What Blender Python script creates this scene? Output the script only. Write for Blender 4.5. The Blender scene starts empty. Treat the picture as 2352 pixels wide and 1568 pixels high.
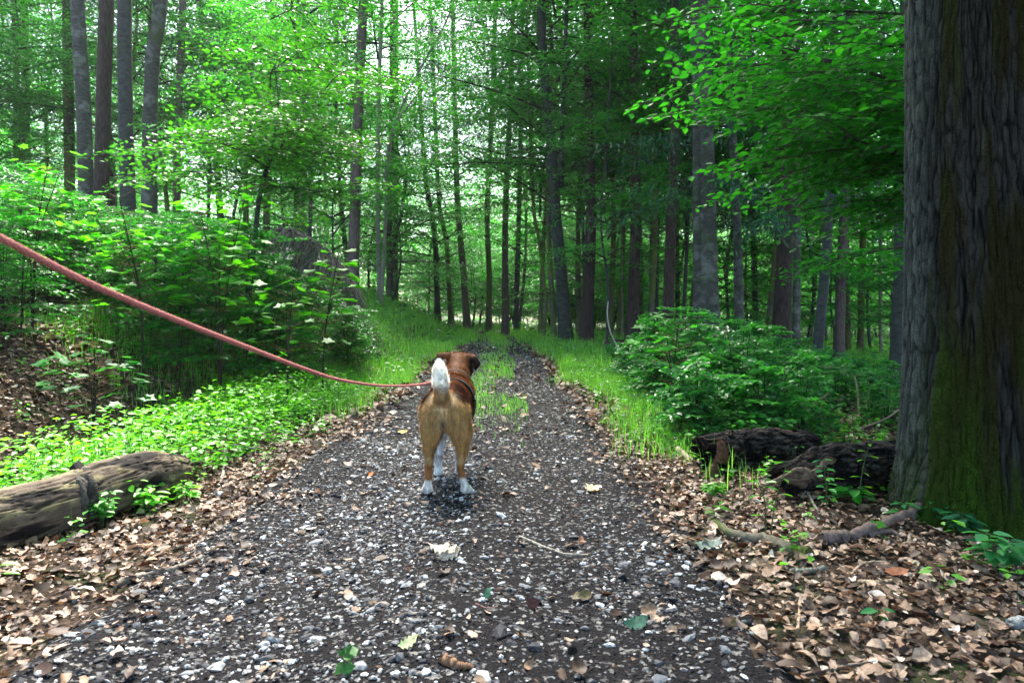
import bpy, math, random
import numpy as np
from math import radians as R
rng = np.random.default_rng(11)
random.seed(11)
PI = math.pi
sc = bpy.context.scene
COL = sc.collection

# ------------------------------------------------------------------ camera, world, sun, exposure
HOR, FPX, CZ = 740.0, 1568.0, 0.8          # horizon row, focal length (2352 px wide picture), eye height
cam = bpy.data.objects.new('camera', bpy.data.cameras.new('camera'))
COL.objects.link(cam); sc.camera = cam
cam.location = (0, 0, CZ); cam.rotation_euler = (R(90), 0, 0)
cam.data.sensor_width = 36; cam.data.lens = 36 * FPX / 2352
cam.data.shift_y = -(784 - HOR) / 2352
cam.data.clip_start = .05; cam.data.clip_end = 600
cam.data.dof.use_dof = True; cam.data.dof.focus_distance = 3.6; cam.data.dof.aperture_fstop = 6.3
world = bpy.data.worlds.new('World'); sc.world = world; world.use_nodes = True
wn = world.node_tree.nodes; wl = world.node_tree.links
sky = wn.new('ShaderNodeTexSky'); sky.sky_type = 'NISHITA'; sky.sun_disc = False
SUN_EL, SUN_AZ = R(54), R(-9)             # azimuth from +Y, positive towards +X
sky.sun_elevation = SUN_EL; sky.sun_rotation = SUN_AZ; sky.dust_density = 3.0; sky.air_density = 1.0
wn['Background'].inputs['Strength'].default_value = .085
wl.new(sky.outputs[0], wn['Background'].inputs['Color'])
sun = bpy.data.objects.new('sun', bpy.data.lights.new('sun', 'SUN')); COL.objects.link(sun)
sun.data.energy = 3.0; sun.data.angle = R(18); sun.data.color = (1, .95, .86)
sun.rotation_euler = (SUN_EL - PI / 2, 0, -SUN_AZ)
sc.view_settings.view_transform = 'Standard'; sc.view_settings.look = 'None'
sc.view_settings.exposure = 3.15; sc.view_settings.gamma = 1
sc.cycles.max_bounces = 12; sc.cycles.diffuse_bounces = 6; sc.cycles.glossy_bounces = 2
sc.cycles.transmission_bounces = 9; sc.cycles.transparent_max_bounces = 8
sc.cycles.use_denoising = True; sc.cycles.sample_clamp_indirect = 6
sc.cycles.caustics_reflective = False; sc.cycles.caustics_refractive = False

# ------------------------------------------------------------------ numeric helpers
def A(*a): return np.array(a, float)
def unit(v): return v / np.maximum(np.linalg.norm(v, axis=-1, keepdims=True), 1e-9)
def _h(ix, iy, iz, s):
    n = (ix.astype(np.int64) * 374761393 + iy.astype(np.int64) * 668265263 + iz.astype(np.int64) * 2147483647 + s * 144269) & 0xFFFFFFFF
    n = ((n ^ (n >> 13)) * 1274126177) & 0xFFFFFFFF
    n = ((n ^ (n >> 16)) * 2246822519) & 0xFFFFFFFF
    return ((n ^ (n >> 15)) & 0xFFFFFF) / float(0xFFFFFF)
def vn(x, y, z=0.0, s=0):
    x, y, z = np.broadcast_arrays(np.asarray(x, float), y, z)
    ix, iy, iz = np.floor(x), np.floor(y), np.floor(z)
    fx, fy, fz = x - ix, y - iy, z - iz
    fx, fy, fz = [f * f * (3 - 2 * f) for f in (fx, fy, fz)]
    r = 0
    for a in (0, 1):
        for b in (0, 1):
            for c in (0, 1):
                r = r + _h(ix + a, iy + b, iz + c, s) * (fx if a else 1 - fx) * (fy if b else 1 - fy) * (fz if c else 1 - fz)
    return r
def fbm(x, y, z=0.0, s=0, o=3):
    r, a, t = 0, 1.0, 0
    for i in range(o):
        r = r + a * vn(np.asarray(x) * 2**i, np.asarray(y) * 2**i, np.asarray(z) * 2**i, s + i); t += a; a *= .5
    return r / t
def sst(a, b, x):
    t = np.clip((np.asarray(x, float) - a) / (b - a), 0, 1); return t * t * (3 - 2 * t)

# terrain
def xc(y): y = np.asarray(y, float); return -.22 - .008 * y - .006 * np.maximum(0, np.minimum(y, 45) - 15)**2
def hw(y): return np.maximum(.62, .87 - .02 * np.maximum(0, np.asarray(y, float) - 4))
def xfoot(y): y = np.asarray(y, float); return xc(y) - hw(y) - (.45 + .95 * (1 - sst(4, 9, y)))
def HZ(x, y):
    x, y = np.broadcast_arrays(np.asarray(x, float), np.asarray(y, float))
    zb = .7 * (1 - np.exp(-np.maximum(0, y - 3) / 20))
    s = xfoot(y) - x
    z = zb + np.where(s > 0, .5 * np.minimum(s, 2.2) * sst(-.05, .8, s) + .13 * np.clip(s - 2.2, 0, 30), 0)
    z = z - .10 * np.exp(-((s + .12) / .3)**2) * (1 - sst(7, 9, y))
    r = x - (xc(y) + hw(y) + .3)
    z = z - .05 * np.clip(r, 0, 14) * sst(0, 1, r)
    off = np.abs(x - xc(y)) - hw(y)
    z = z + (fbm(x * .5, y * .5, 0, 3) - .5) * .25 * sst(.1, 2.5, off) + (fbm(x * 2.2, y * 2.2, 0, 5) - .5) * .07 * sst(-.1, .6, off)
    u = (x - xc(y)) / hw(y)
    z = z + .018 * np.cos(u * PI * 2) * (np.abs(u) < 1) - .006 + (vn(x * 5, y * 5, 0, 8) - .5) * .012
    return z
def H(x, y): return float(HZ(x, y))
def P(xv, yv, d): return A((xv - 1176) / FPX * d, d, CZ - (yv - HOR) / FPX * d)   # a picture direction at a chosen real distance
def G(xv, yv):                                                                     # where that direction meets the ground
    d = np.arange(.8, 60, .02); X = (xv - 1176) / FPX * d; Z = CZ - (yv - HOR) / FPX * d
    k = np.argmax(Z < HZ(X, d)); d = d[k]
    return A((xv - 1176) / FPX * d, d, H((xv - 1176) / FPX * d, d))

# ------------------------------------------------------------------ mesh builder
class MB:
    def __init__(s): s.V, s.F, s.C, s.n = [], [], [], 0
    def add(s, V, F, col=(.5, .5, .5), mat=0):
        V = np.asarray(V, float).reshape(-1, 3); c = np.asarray(col, float)
        if c.ndim == 1: c = np.broadcast_to(c, (len(V), 3))
        if not isinstance(F, list): F = [F]
        for f in F: s.F.append((np.asarray(f, int) + s.n, mat))
        s.V.append(V); s.C.append(c); s.n += len(V)
    def mesh(s, name, mats, smooth=True):
        me = bpy.data.meshes.new(name)
        V = np.concatenate(s.V); C = np.concatenate(s.C)
        me.vertices.add(len(V)); me.vertices.foreach_set('co', V.ravel())
        L = np.concatenate([f.ravel() for f, m in s.F]); T = np.concatenate([np.full(len(f), f.shape[1]) for f, m in s.F])
        M = np.concatenate([np.full(len(f), m) for f, m in s.F])
        me.loops.add(len(L)); me.loops.foreach_set('vertex_index', L)
        me.polygons.add(len(T)); me.polygons.foreach_set('loop_start', np.concatenate([[0], np.cumsum(T)[:-1]]))
        me.polygons.foreach_set('material_index', M)
        me.polygons.foreach_set('use_smooth', np.full(len(T), smooth))
        a = me.attributes.new('col', 'FLOAT_COLOR', 'POINT')
        a.data.foreach_set('color', np.concatenate([C, np.ones((len(C), 1))], 1).ravel())
        for m in mats: me.materials.append(m)
        me.update(calc_edges=True)
        return me
    def build(s, name, mats, parent=None, smooth=True):
        return link(name, s.mesh(name, mats if isinstance(mats, (list, tuple)) else [mats], smooth), parent)
def link(name, data, parent=None):
    o = bpy.data.objects.new(name, data); COL.objects.link(o)
    if parent: o.parent = parent
    return o
def tag(o, label=None, cat=None, group=None, kind=None):
    for k, v in (('label', label), ('category', cat), ('group', group), ('kind', kind)):
        if v: o[k] = v
    return o
def thing(name, label, cat, loc=(0, 0, 0), group=None, rz=0, sc_=1):
    o = bpy.data.objects.new(name, None); COL.objects.link(o); o.empty_display_size = .1
    o.location = loc; o.rotation_euler = (0, 0, rz); o.scale = (sc_, sc_, sc_)
    return tag(o, label, cat, group)

def tube(mb, pts, rad, sides=8, col=(.3, .3, .3), mat=0, cap=True, rough=0, seed=0, fr=6.):
    pts = np.asarray(pts, float); n = len(pts); rad = np.broadcast_to(np.asarray(rad, float), (n,))
    t = unit(np.gradient(pts, axis=0)); ref = A(0, 1, 0) if abs(t[n // 2][2]) > .8 else A(0, 0, 1)
    u = unit(np.cross(t, ref)); v = np.cross(t, u); th = np.arange(sides) / sides * 2 * PI
    rr = rad[:, None] * np.ones(sides)
    if rough:
        q = pts[:, None] + (u[:, None] * np.cos(th)[:, None] + v[:, None] * np.sin(th)[:, None]) * rad[:, None, None]
        rr = rr * (1 + rough * (fbm(q[..., 0] * fr, q[..., 1] * fr, q[..., 2] * fr * .5, seed) * 2 - 1))
    V = pts[:, None] + (u[:, None] * np.cos(th)[:, None] + v[:, None] * np.sin(th)[:, None]) * rr[..., None]
    i = np.arange(n - 1)[:, None] * sides; j = np.arange(sides)[None]; k = (j + 1) % sides
    F = [np.stack([i + j, i + k, i + sides + k, i + sides + j], -1).reshape(-1, 4)]
    if cap: F += [np.arange(sides)[None], ((n - 1) * sides + np.arange(sides)[::-1])[None]]
    mb.add(V.reshape(-1, 3), F, col, mat)
def tubes(mb, Pt, rad, col, mat=0):        # many thin three sided twigs at once: Pt (m,n,3), rad (m,n)
    m, n, _ = Pt.shape
    if m == 0: return
    t = unit(np.gradient(Pt, axis=1)); ref = np.where(np.abs(t[:, :1, 2:3]) > .8, A(0, 1, 0), A(0, 0, 1))
    u = unit(np.cross(t, ref)); v = np.cross(t, u); th = np.arange(3) / 3 * 2 * PI
    V = Pt[:, :, None] + (u[:, :, None] * np.cos(th)[:, None] + v[:, :, None] * np.sin(th)[:, None]) * rad[:, :, None, None]
    b = (np.arange(m)[:, None, None] * n + np.arange(n - 1)[None, :, None]) * 3; j = np.arange(3)[None, None]; k = (j + 1) % 3
    mb.add(V.reshape(-1, 3), np.stack([b + j, b + k, b + 3 + k, b + 3 + j], -1).reshape(-1, 4), col, mat)
def spline(pts, n):
    p = np.asarray(pts, float); p = np.vstack([2 * p[0] - p[1], p, 2 * p[-1] - p[-2]]); m = len(p) - 3
    t = np.linspace(0, m - 1e-6, n); i = t.astype(int); f = (t - i)[:, None]
    a, b, c, d = p[i], p[i + 1], p[i + 2], p[i + 3]
    return .5 * (2 * b + (c - a) * f + (2 * a - 5 * b + 4 * c - d) * f**2 + (3 * b - a - 3 * c + d) * f**3)

# leaf outlines: x along the leaf (0..1), y across, z up
LEAF = {
 'rhomb': (A([0, 0, 0], [.42, .3, .05], [1, 0, -.04], [.42, -.3, .05]), [np.array([[0, 2, 1], [0, 3, 2]])]),
 'ovate': (A([0, 0, 0], [.5, 0, -.03], [1, 0, -.10], [.15, .2, .02], [.45, .31, .05], [.8, .17, .0], [.15, -.2, .02], [.45, -.31, .05], [.8, -.17, .0]),
           [np.array([[0, 1, 4, 3], [1, 2, 5, 4], [0, 6, 7, 1], [1, 7, 8, 2]])]),
}
_m = [(0, 0), (.02, .22), (-.08, .42), (.22, .36), (.36, .62), (.52, .34), (.62, .3), (.66, .16), (1, 0)]
_ml = [(a, b, .03 * (b > .2)) for a, b in _m]; _mr = [(a, -b, .03 * (b > .2)) for a, b in _m[1:-1][::-1]]
_mv = A(*([(.3, 0, -.02)] + _ml + _mr)); _k = len(_mv) - 1
LEAF['maple'] = (_mv, [np.array([[0, 1 + (i + 1) % _k, 1 + i] for i in range(_k)])])
_o = [(0, .02), (.15, .08), (.22, .2), (.3, .1), (.42, .27), (.5, .13), (.62, .3), (.7, .16), (.82, .22), (.9, .1), (1, 0)]
_ov = A(*[(a, b, .03) for a, b in _o] + [(a, -b, .03) for a, b in _o[1:-1]] + [(a, 0, 0) for a, b in _o[1:-1]])
_of = []
for i in range(10):
    l0, l1 = i, i + 1
    c0 = 0 if i == 0 else 19 + i; c1 = 10 if i == 9 else 20 + i
    r0 = 0 if i == 0 else 10 + i; r1 = 10 if i == 9 else 11 + i
    _of += [[c0, c1, l1, l0], [c0, r0, r1, c1]]
LEAF['oak'] = (_ov, [np.array([f]) for f in [list(dict.fromkeys(q)) for q in _of]])
def leaves(mb, kind, pos, dx, nz, size, col, mat=0, wide=1.0):
    tv, tf = LEAF[kind]; n, k = len(pos), len(tv)
    if n == 0: return
    dx = unit(dx); yy = unit(np.cross(nz, dx)); zz = np.cross(dx, yy); s = np.broadcast_to(np.asarray(size, float), (n,))[:, None, None]
    V = pos[:, None] + s * (tv[None, :, 0:1] * dx[:, None] + wide * tv[None, :, 1:2] * yy[:, None] + tv[None, :, 2:3] * zz[:, None])
    F = [(f[None] + (np.arange(n) * k)[:, None, None]).reshape(-1, f.shape[1]) for f in tf]
    mb.add(V.reshape(-1, 3), F, np.repeat(np.broadcast_to(col, (n, 3)), k, 0), mat)
def greens(n, a=(.014, .10, .016), b=(.07, .30, .02), p=1.0):
    t = rng.random((n, 1))**p; j = 1 + .25 * (rng.random((n, 1)) - .5)
    return (A(*a) * (1 - t) + A(*b) * t) * j

# ------------------------------------------------------------------ materials
def mat(name):
    m = bpy.data.materials.new(name); m.use_nodes = True; nt = m.node_tree
    return m, nt.nodes, nt.links, nt.nodes['Principled BSDF']
def noise(nd, lk, scale, detail=4, vec=None, st=(1, 1, 1), rough=.6):
    t = nd.new('ShaderNodeTexNoise'); t.inputs['Scale'].default_value = scale; t.inputs['Detail'].default_value = detail
    t.inputs['Roughness'].default_value = rough
    mp = nd.new('ShaderNodeMapping'); mp.inputs['Scale'].default_value = st
    co = nd.new('ShaderNodeTexCoord'); lk.new(co.outputs['Object'] if vec is None else vec, mp.inputs[0]); lk.new(mp.outputs[0], t.inputs['Vector'])
    return t.outputs['Fac']
def ramp(nd, lk, fac, stops):
    r = nd.new('ShaderNodeValToRGB'); e = r.color_ramp.elements
    while len(e) < len(stops): e.new(.5)
    for i, (p, c) in enumerate(stops): e[i].position = p; e[i].color = (*c, 1) if len(c) == 3 else c
    lk.new(fac, r.inputs[0]); return r.outputs[0]
def mixc(nd, lk, f, a, b, mode='MIX'):
    m = nd.new('ShaderNodeMix'); m.data_type = 'RGBA'; m.blend_type = mode
    for s, v in ((m.inputs[0], f), (m.inputs[6], a), (m.inputs[7], b)):
        if hasattr(v, 'node'): lk.new(v, s)
        else: s.default_value = v if not isinstance(v, tuple) else (*v, 1)
    return m.outputs[2]
def bump(nd, lk, bs, fac, strength, dist=.01):
    b = nd.new('ShaderNodeBump'); b.inputs['Strength'].default_value = strength; b.inputs['Distance'].default_value = dist
    lk.new(fac, b.inputs['Height']); lk.new(b.outputs[0], bs.inputs['Normal'])
def m_leaf(name, trans=.45, rough=.4, spec=.38, boost=(1.55, 1.8, .75), mott=0):
    m, nd, lk, bs = mat(name)
    at = nd.new('ShaderNodeAttribute'); at.attribute_name = 'col'
    oi = nd.new('ShaderNodeObjectInfo'); mr = nd.new('ShaderNodeMapRange'); lk.new(oi.outputs['Random'], mr.inputs[0])
    mr.inputs[3].default_value = .8; mr.inputs[4].default_value = 1.25
    hs = nd.new('ShaderNodeHueSaturation'); lk.new(at.outputs['Color'], hs.inputs['Color']); lk.new(mr.outputs[0], hs.inputs['Value'])
    if mott:
        mx = mixc(nd, lk, 1.0, at.outputs['Color'], ramp(nd, lk, noise(nd, lk, 90, 4), [(.3, (1 - mott,) * 3), (.7, (1 + mott,) * 3)]), 'MULTIPLY'); lk.new(mx, hs.inputs['Color'])
    lk.new(hs.outputs[0], bs.inputs['Base Color']); bs.inputs['Roughness'].default_value = rough
    bs.inputs['Specular IOR Level'].default_value = spec
    tr = nd.new('ShaderNodeBsdfTranslucent'); lk.new(mixc(nd, lk, 1.0, hs.outputs[0], boost, 'MULTIPLY'), tr.inputs[0])
    ms = nd.new('ShaderNodeMixShader'); ms.inputs[0].default_value = trans
    lk.new(bs.outputs[0], ms.inputs[1]); lk.new(tr.outputs[0], ms.inputs[2]); lk.new(ms.outputs[0], nd['Material Output'].inputs[0])
    return m
def m_attr(name, rough=.8, spec=.3, ns=60, amt=.5, bs_=.4, bd=.004, st=(1, 1, 1)):
    m, nd, lk, bs = mat(name)
    at = nd.new('ShaderNodeAttribute'); at.attribute_name = 'col'; f = noise(nd, lk, ns, 4, st=st)
    lk.new(mixc(nd, lk, 1.0, at.outputs['Color'], ramp(nd, lk, f, [(.25, (1 - amt,) * 3), (.75, (1 + amt,) * 3)]), 'MULTIPLY'), bs.inputs['Base Color'])
    bs.inputs['Roughness'].default_value = rough; bs.inputs['Specular IOR Level'].default_value = spec
    bump(nd, lk, bs, f, bs_, bd); return m
def m_bark(name, c0, c1, st, scale=8, green=0., moss=(.05, .10, .012), bd=.02, bs_=.6, patch=None, lines=False):
    m, nd, lk, bs = mat(name)
    f = noise(nd, lk, scale, 6, st=st, rough=.65); f2 = noise(nd, lk, 1.7, 3)
    c = ramp(nd, lk, f, [(.3, c0), (.7, c1)])
    if patch: c = mixc(nd, lk, ramp(nd, lk, noise(nd, lk, 3.3, 4), [(.5, (0, 0, 0)), (.62, (1, 1, 1))]), c, patch)
    if lines:
        ln = noise(nd, lk, 3, 3, st=(1.2, 1.2, 9)); c = mixc(nd, lk, ramp(nd, lk, ln, [(.60, (0, 0, 0)), (.68, (.7, .7, .7))]), c, tuple(v * .45 for v in c0))
    if green: c = mixc(nd, lk, ramp(nd, lk, f2, [(.62 - green * .3, (0, 0, 0)), (.78 - green * .3, (.85, .85, .85))]), c, moss)
    oi = nd.new('ShaderNodeObjectInfo'); mr = nd.new('ShaderNodeMapRange'); lk.new(oi.outputs['Random'], mr.inputs[0])
    mr.inputs[3].default_value = .8; mr.inputs[4].default_value = 1.2
    hs = nd.new('ShaderNodeHueSaturation'); lk.new(c, hs.inputs['Color']); lk.new(mr.outputs[0], hs.inputs['Value'])
    lk.new(hs.outputs[0], bs.inputs['Base Color']); bs.inputs['Roughness'].default_value = .9; bs.inputs['Specular IOR Level'].default_value = .25
    bump(nd, lk, bs, f, bs_, bd); return m
M_LEAF = m_leaf('beech leaf'); M_MAPLE = m_leaf('maple leaf', .5, .42, .4); M_NEEDLE = m_leaf('spruce needles', .1, .6, .3, (1.3, 1.3, .8))
M_GRASS = m_leaf('grass blade', .35, .45, .4); M_TWIG = m_attr('twig bark', .9, .2, 40, .4)
M_LITTER = m_leaf('dry leaf', .12, .6, .35, (1.2, .9, .6), .55)
M_STONE = m_attr('gravel stone', .75, .22, 90, .35, .5, .003); M_DEBRIS = m_attr('bark crumbs', .9, .06, 200, .3)
M_BEECH = m_bark('grey beech bark', (.034, .034, .030), (.092, .090, .078), (1, 1, 2.2), 9, .28, (.045, .08, .02), .006, .3, (.15, .155, .14), True)
M_BEECHD = m_bark('dark beech bark', (.022, .025, .025), (.06, .065, .06), (1, 1, 2), 9, .3, (.02, .04, .012), .006, .3, None, True)
M_SPRUCE = m_bark('reddish spruce bark', (.06, .043, .038), (.17, .125, .112), (2.2, 2.2, .7), 14, .08, (.05, .07, .02), .02, .8)
M_PINE = m_bark('dark brown pine bark', (.018, .012, .01), (.075, .05, .042), (2.5, 2.5, .55), 12, .1, (.03, .05, .015), .025, .9)
M_PALE = m_bark('pale ash bark', (.16, .15, .12), (.33, .31, .25), (1, 1, 2.5), 12, .25, (.08, .11, .04), .005, .3)
M_MOSSY = m_bark('mossy bark', (.05, .05, .035), (.14, .13, .09), (1.5, 1.5, 1), 10, .75, (.10, .13, .02), .01, .5)
BARK = dict(beech=M_BEECH, dark=M_BEECHD, spruce=M_SPRUCE, pine=M_PINE, pale=M_PALE, mossy=M_MOSSY)

# ------------------------------------------------------------------ ground
def m_floor():
    m, nd, lk, bs = mat('forest floor soil')
    f = noise(nd, lk, 22, 8, rough=.7); g = noise(nd, lk, 3, 4)
    c = ramp(nd, lk, f, [(.3, (.012, .009, .007)), (.5, (.05, .034, .024)), (.66, (.15, .10, .075)), (.75, (.24, .17, .13))])
    c = mixc(nd, lk, ramp(nd, lk, g, [(.5, (0, 0, 0)), (.62, (.55, .55, .55))]), c, (.02, .05, .012))
    lk.new(c, bs.inputs['Base Color']); bs.inputs['Roughness'].default_value = .95; bs.inputs['Specular IOR Level'].default_value = .08; bump(nd, lk, bs, f, .9, .03); return m
def m_path():
    m, nd, lk, bs = mat('dark gravel soil')
    v = nd.new('ShaderNodeTexVoronoi'); v.inputs['Scale'].default_value = 85; co = nd.new('ShaderNodeTexCoord')
    nz = nd.new('ShaderNodeTexNoise'); nz.inputs['Scale'].default_value = 60; ad = nd.new('ShaderNodeMix'); ad.data_type = 'RGBA'; ad.inputs[0].default_value = .03
    lk.new(co.outputs['Object'], nz.inputs['Vector']); lk.new(co.outputs['Object'], ad.inputs[6]); lk.new(nz.outputs['Color'], ad.inputs[7]); lk.new(ad.outputs[2], v.inputs['Vector'])
    c = ramp(nd, lk, noise(nd, lk, 150, 5, rough=.7), [(.3, (.002, .002, .0025)), (.55, (.008, .007, .009)), (.75, (.03, .027, .031))])
    sp = nd.new('ShaderNodeSeparateColor'); lk.new(v.outputs['Color'], sp.inputs[0])
    c = mixc(nd, lk, ramp(nd, lk, sp.outputs[0], [(.84, (0, 0, 0)), (.9, (.7, .7, .7))]), c, mixc(nd, lk, sp.outputs[1], (.09, .085, .09), (.26, .25, .24)))
    lk.new(c, bs.inputs['Base Color']); bs.inputs['Roughness'].default_value = .85; bs.inputs['Specular IOR Level'].default_value = .10; bump(nd, lk, bs, v.outputs['Distance'], 1, .006); return m
def sheet(name, xs, ys, m, lift=0, label=None):
    X, Y = np.meshgrid(xs, ys) if xs.ndim == 1 else (xs, np.broadcast_to(ys[:, None], xs.shape))
    nx = X.shape[1]; ny = X.shape[0]; V = np.stack([X, Y, HZ(X, Y) + lift], -1).reshape(-1, 3)
    i = np.arange(ny - 1)[:, None] * nx + np.arange(nx - 1)[None]
    mb = MB(); mb.add(V, np.stack([i, i + 1, i + nx + 1, i + nx], -1).reshape(-1, 4)); return tag(mb.build(name, m), kind='structure')
u = np.linspace(-1, 1, 321); xs = 160 * np.sign(u) * np.abs(u)**3.2 + 3.5 * u
ys = np.concatenate([np.linspace(-40, -1, 14), np.linspace(-.5, 8, 170), np.linspace(8.15, 40, 130), np.geomspace(41, 260, 30)])
sheet('ground', xs, ys, m_floor())
yp = np.linspace(-3, 34, 420)
ul = -1 - .12 * (vn(yp * 2.5, 0, 0, 31) - .5) - .1 * (vn(yp * 9, 0, 0, 32) - .5); ur = 1 + .12 * (vn(yp * 2.5, 0, 0, 33) - .5) + .1 * (vn(yp * 9, 0, 0, 34) - .5)
tt = np.linspace(0, 1, 25)
sheet('gravel_path', xc(yp)[:, None] + (hw(yp) + .05)[:, None] * (ul[:, None] + (ur - ul)[:, None] * tt), yp, m_path(), .004)

def scatter(n, y0, y1, dens, pw=1.0, margin=.6):
    """random ground points seen from the path, kept by a density function"""
    y = y0 + (y1 - y0) * rng.random(n)**pw; hx = .80 * y + margin; x = (rng.random(n) * 2 - 1) * hx
    if pw == 1.0: k = rng.random(n) < dens(x, y) * hx / (.80 * y1 + margin)
    else: k = rng.random(n) < dens(x, y)
    return x[k], y[k]
def up(n, j=.4): return unit(np.stack([rng.normal(0, j, n), rng.normal(0, j, n), np.ones(n)], -1))
def hdir(n): a = rng.random(n) * 2 * PI; return np.stack([np.cos(a), np.sin(a), rng.normal(0, .15, n)], -1)
def pathu(x, y): return (x - xc(y)) / hw(y)

# gravel: small angular chips pressed into the path
def rocks(mb, x, y, z, size, col, flat=.42):
    ph = (1 + 5**.5) / 2
    B = unit(A([-1, ph, 0], [1, ph, 0], [-1, -ph, 0], [1, -ph, 0], [0, -1, ph], [0, 1, ph], [0, -1, -ph], [0, 1, -ph], [ph, 0, -1], [ph, 0, 1], [-ph, 0, -1], [-ph, 0, 1]))
    Fc = np.array([[0, 11, 5], [0, 5, 1], [0, 1, 7], [0, 7, 10], [0, 10, 11], [1, 5, 9], [5, 11, 4], [11, 10, 2], [10, 7, 6], [7, 1, 8], [3, 9, 4], [3, 4, 2], [3, 2, 6], [3, 6, 8], [3, 8, 9], [4, 9, 5], [2, 4, 11], [6, 2, 10], [8, 6, 7], [9, 8, 1]])
    n = len(x); V = B[None] * (1 + .55 * (rng.random((n, 12, 1)) - .5))
    V[..., 0] *= (.7 + .6 * rng.random((n, 1))); V[..., 1] *= (.5 + .4 * rng.random((n, 1))); V[..., 2] *= flat * (.6 + .7 * rng.random((n, 1)))
    V[..., 2] += V[..., 0] * rng.normal(0, .18, (n, 1)) + V[..., 1] * rng.normal(0, .18, (n, 1))
    a = rng.random(n) * 2 * PI; c, s = np.cos(a)[:, None], np.sin(a)[:, None]
    X = V[..., 0] * c - V[..., 1] * s; Y = V[..., 0] * s + V[..., 1] * c
    W = np.stack([X, Y, V[..., 2]], -1) * size[:, None, None] + np.stack([x, y, z], -1)[:, None]
    mb.add(W.reshape(-1, 3), (Fc[None] + (np.arange(n) * 12)[:, None, None]).reshape(-1, 3), np.repeat(col, 12, 0))
mb = MB()
def gd(x, y): u = np.abs(pathu(x, y)); return np.clip(1.25 - u**3, .06, 1) * (u < 1.35) * (.35 + .65 * (vn(x * 2.2, y * 1.4, 0, 51) > .35))
for n, y0, y1, s0, s1 in ((62000, 1.05, 4.5, .0035, .0075), (26000, 1.05, 4.5, .007, .015), (3600, 1.05, 5.5, .012, .029), (60000, 4.3, 12, .008, .018), (60000, 9, 30, .014, .032)):
    x, y = scatter(n, y0, y1, gd); n = len(x); s = s0 + (s1 - s0) * rng.random(n)**2.2
    t = rng.random((n, 1))**(2.5 if y1 < 10 else 1.2); c = A(.024, .024, .032) * (1 - t) + (A(.52, .53, .55) if y1 < 10 else A(.50, .47, .42)) * t; c = c * (1 + .25 * (rng.random((n, 1)) - .5)) * A(1, 1, 1) + (rng.random((n, 1)) < .15) * A(.05, .015, -.01)
    rocks(mb, x, y, HZ(x, y) + .004 + s * .12, s, c)
tag(mb.build('gravel', M_STONE, smooth=False), 'pale grey angular gravel chips strewn over the dark path', 'gravel', kind='stuff')
# dark bark crumbs and splinters between the chips
mb = MB()
for n, y0, y1, s0 in ((70000, 1.05, 5, .012), (30000, 4.5, 14, .025)):
    x, y = scatter(n, y0, y1, lambda x, y: (np.abs(pathu(x, y)) < 1.5) * 1.0); n = len(x)
    t = rng.random((n, 1))**1.6; c = A(.005, .005, .0065) * (1 - t) + A(.07, .055, .052) * t
    leaves(mb, 'rhomb', np.stack([x, y, HZ(x, y) + .006 + rng.random(n) * .006], -1), hdir(n) + up(n, 0) * rng.normal(0, .25, n)[:, None], up(n, .5), s0 * (.4 + rng.random(n)), c, wide=.8)
tag(mb.build('bark_crumbs', M_DEBRIS, smooth=False), 'dark crumbs of bark and rotten leaf between the gravel', 'debris', kind='stuff')

# dry leaves
def dry(mb, x, y, z, size, tilt=.45):
    n = len(x); U = np.array([0, .16, .33, .5, .67, .84, 1.]); W = np.array([.02, .19, .27, .25, .28, .16, .01])
    T = np.stack([np.repeat(U, 3), (W[:, None] * A(-1, 0, 1)).ravel()], -1)
    a, b, c = rng.normal(0, .55, (n, 1)), np.abs(rng.normal(0, 1.5, (n, 1))) * np.sign(rng.random((n, 1)) - .3), rng.normal(0, .8, (n, 1))
    uu, vv = T[None, :, 0] - .5, T[None, :, 1]; jag = 1 + .45 * (rng.random((n, 21)) - .5)
    zz = a * uu**2 + b * vv**2 + c * uu * vv
    dx = unit(hdir(n) + A(0, 0, 1) * rng.normal(0, .2, (n, 1))); nz = up(n, tilt); yy = unit(np.cross(nz, dx)); nn = np.cross(dx, yy)
    V = np.stack([x, y, z], -1)[:, None] + size[:, None, None] * (uu[..., None] * dx[:, None] + (vv * jag)[..., None] * yy[:, None] + zz[..., None] * nn[:, None])
    gz = HZ(V[..., 0], V[..., 1]) + .002 if n < 60000 else np.repeat(z[:, None] - .03, 21, 1); V[..., 2] = np.maximum(V[..., 2], gz)
    Fq = np.array([[r * 3 + q, r * 3 + q + 3, r * 3 + q + 4, r * 3 + q + 1] for r in range(6) for q in (0, 1)])
    t = rng.random((n, 1)); col = np.where(t < .36, A(.045, .022, .013), np.where(t < .66, A(.19, .115, .073), np.where(t < .945, A(.33, .228, .168), A(.60, .50, .42)))) * (.7 + .6 * rng.random((n, 1)))
    mb.add(V.reshape(-1, 3), (Fq[None] + (np.arange(n) * 21)[:, None, None]).reshape(-1, 4), np.repeat(col, 21, 0))
mb = MB()
def ld(x, y):
    u = pathu(x, y); u = u + np.sign(u) * .75 * (fbm(x * 1.7, y * 1.3, 0, 66, 3) - .5); l = sst(-.70, -1.15, u) * (1 - sst(.9, 1.6, xc(y) - hw(y) - x) * (1 - sst(.2, .5, xfoot(y) - x))); r = sst(.8, 1.35, u)
    r = np.maximum(r, .85 * sst(.86, 1.15, pathu(x, y))); l = np.maximum(l, .8 * (sst(-.9, -1.2, pathu(x, y))) * (xfoot(y) - x < .3) * (y < 4.4))
    return np.clip(np.maximum(l, r) * (.75 + .5 * vn(x * 1.5, y * 1.5, 0, 61)) + .035, 0, 1)
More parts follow.
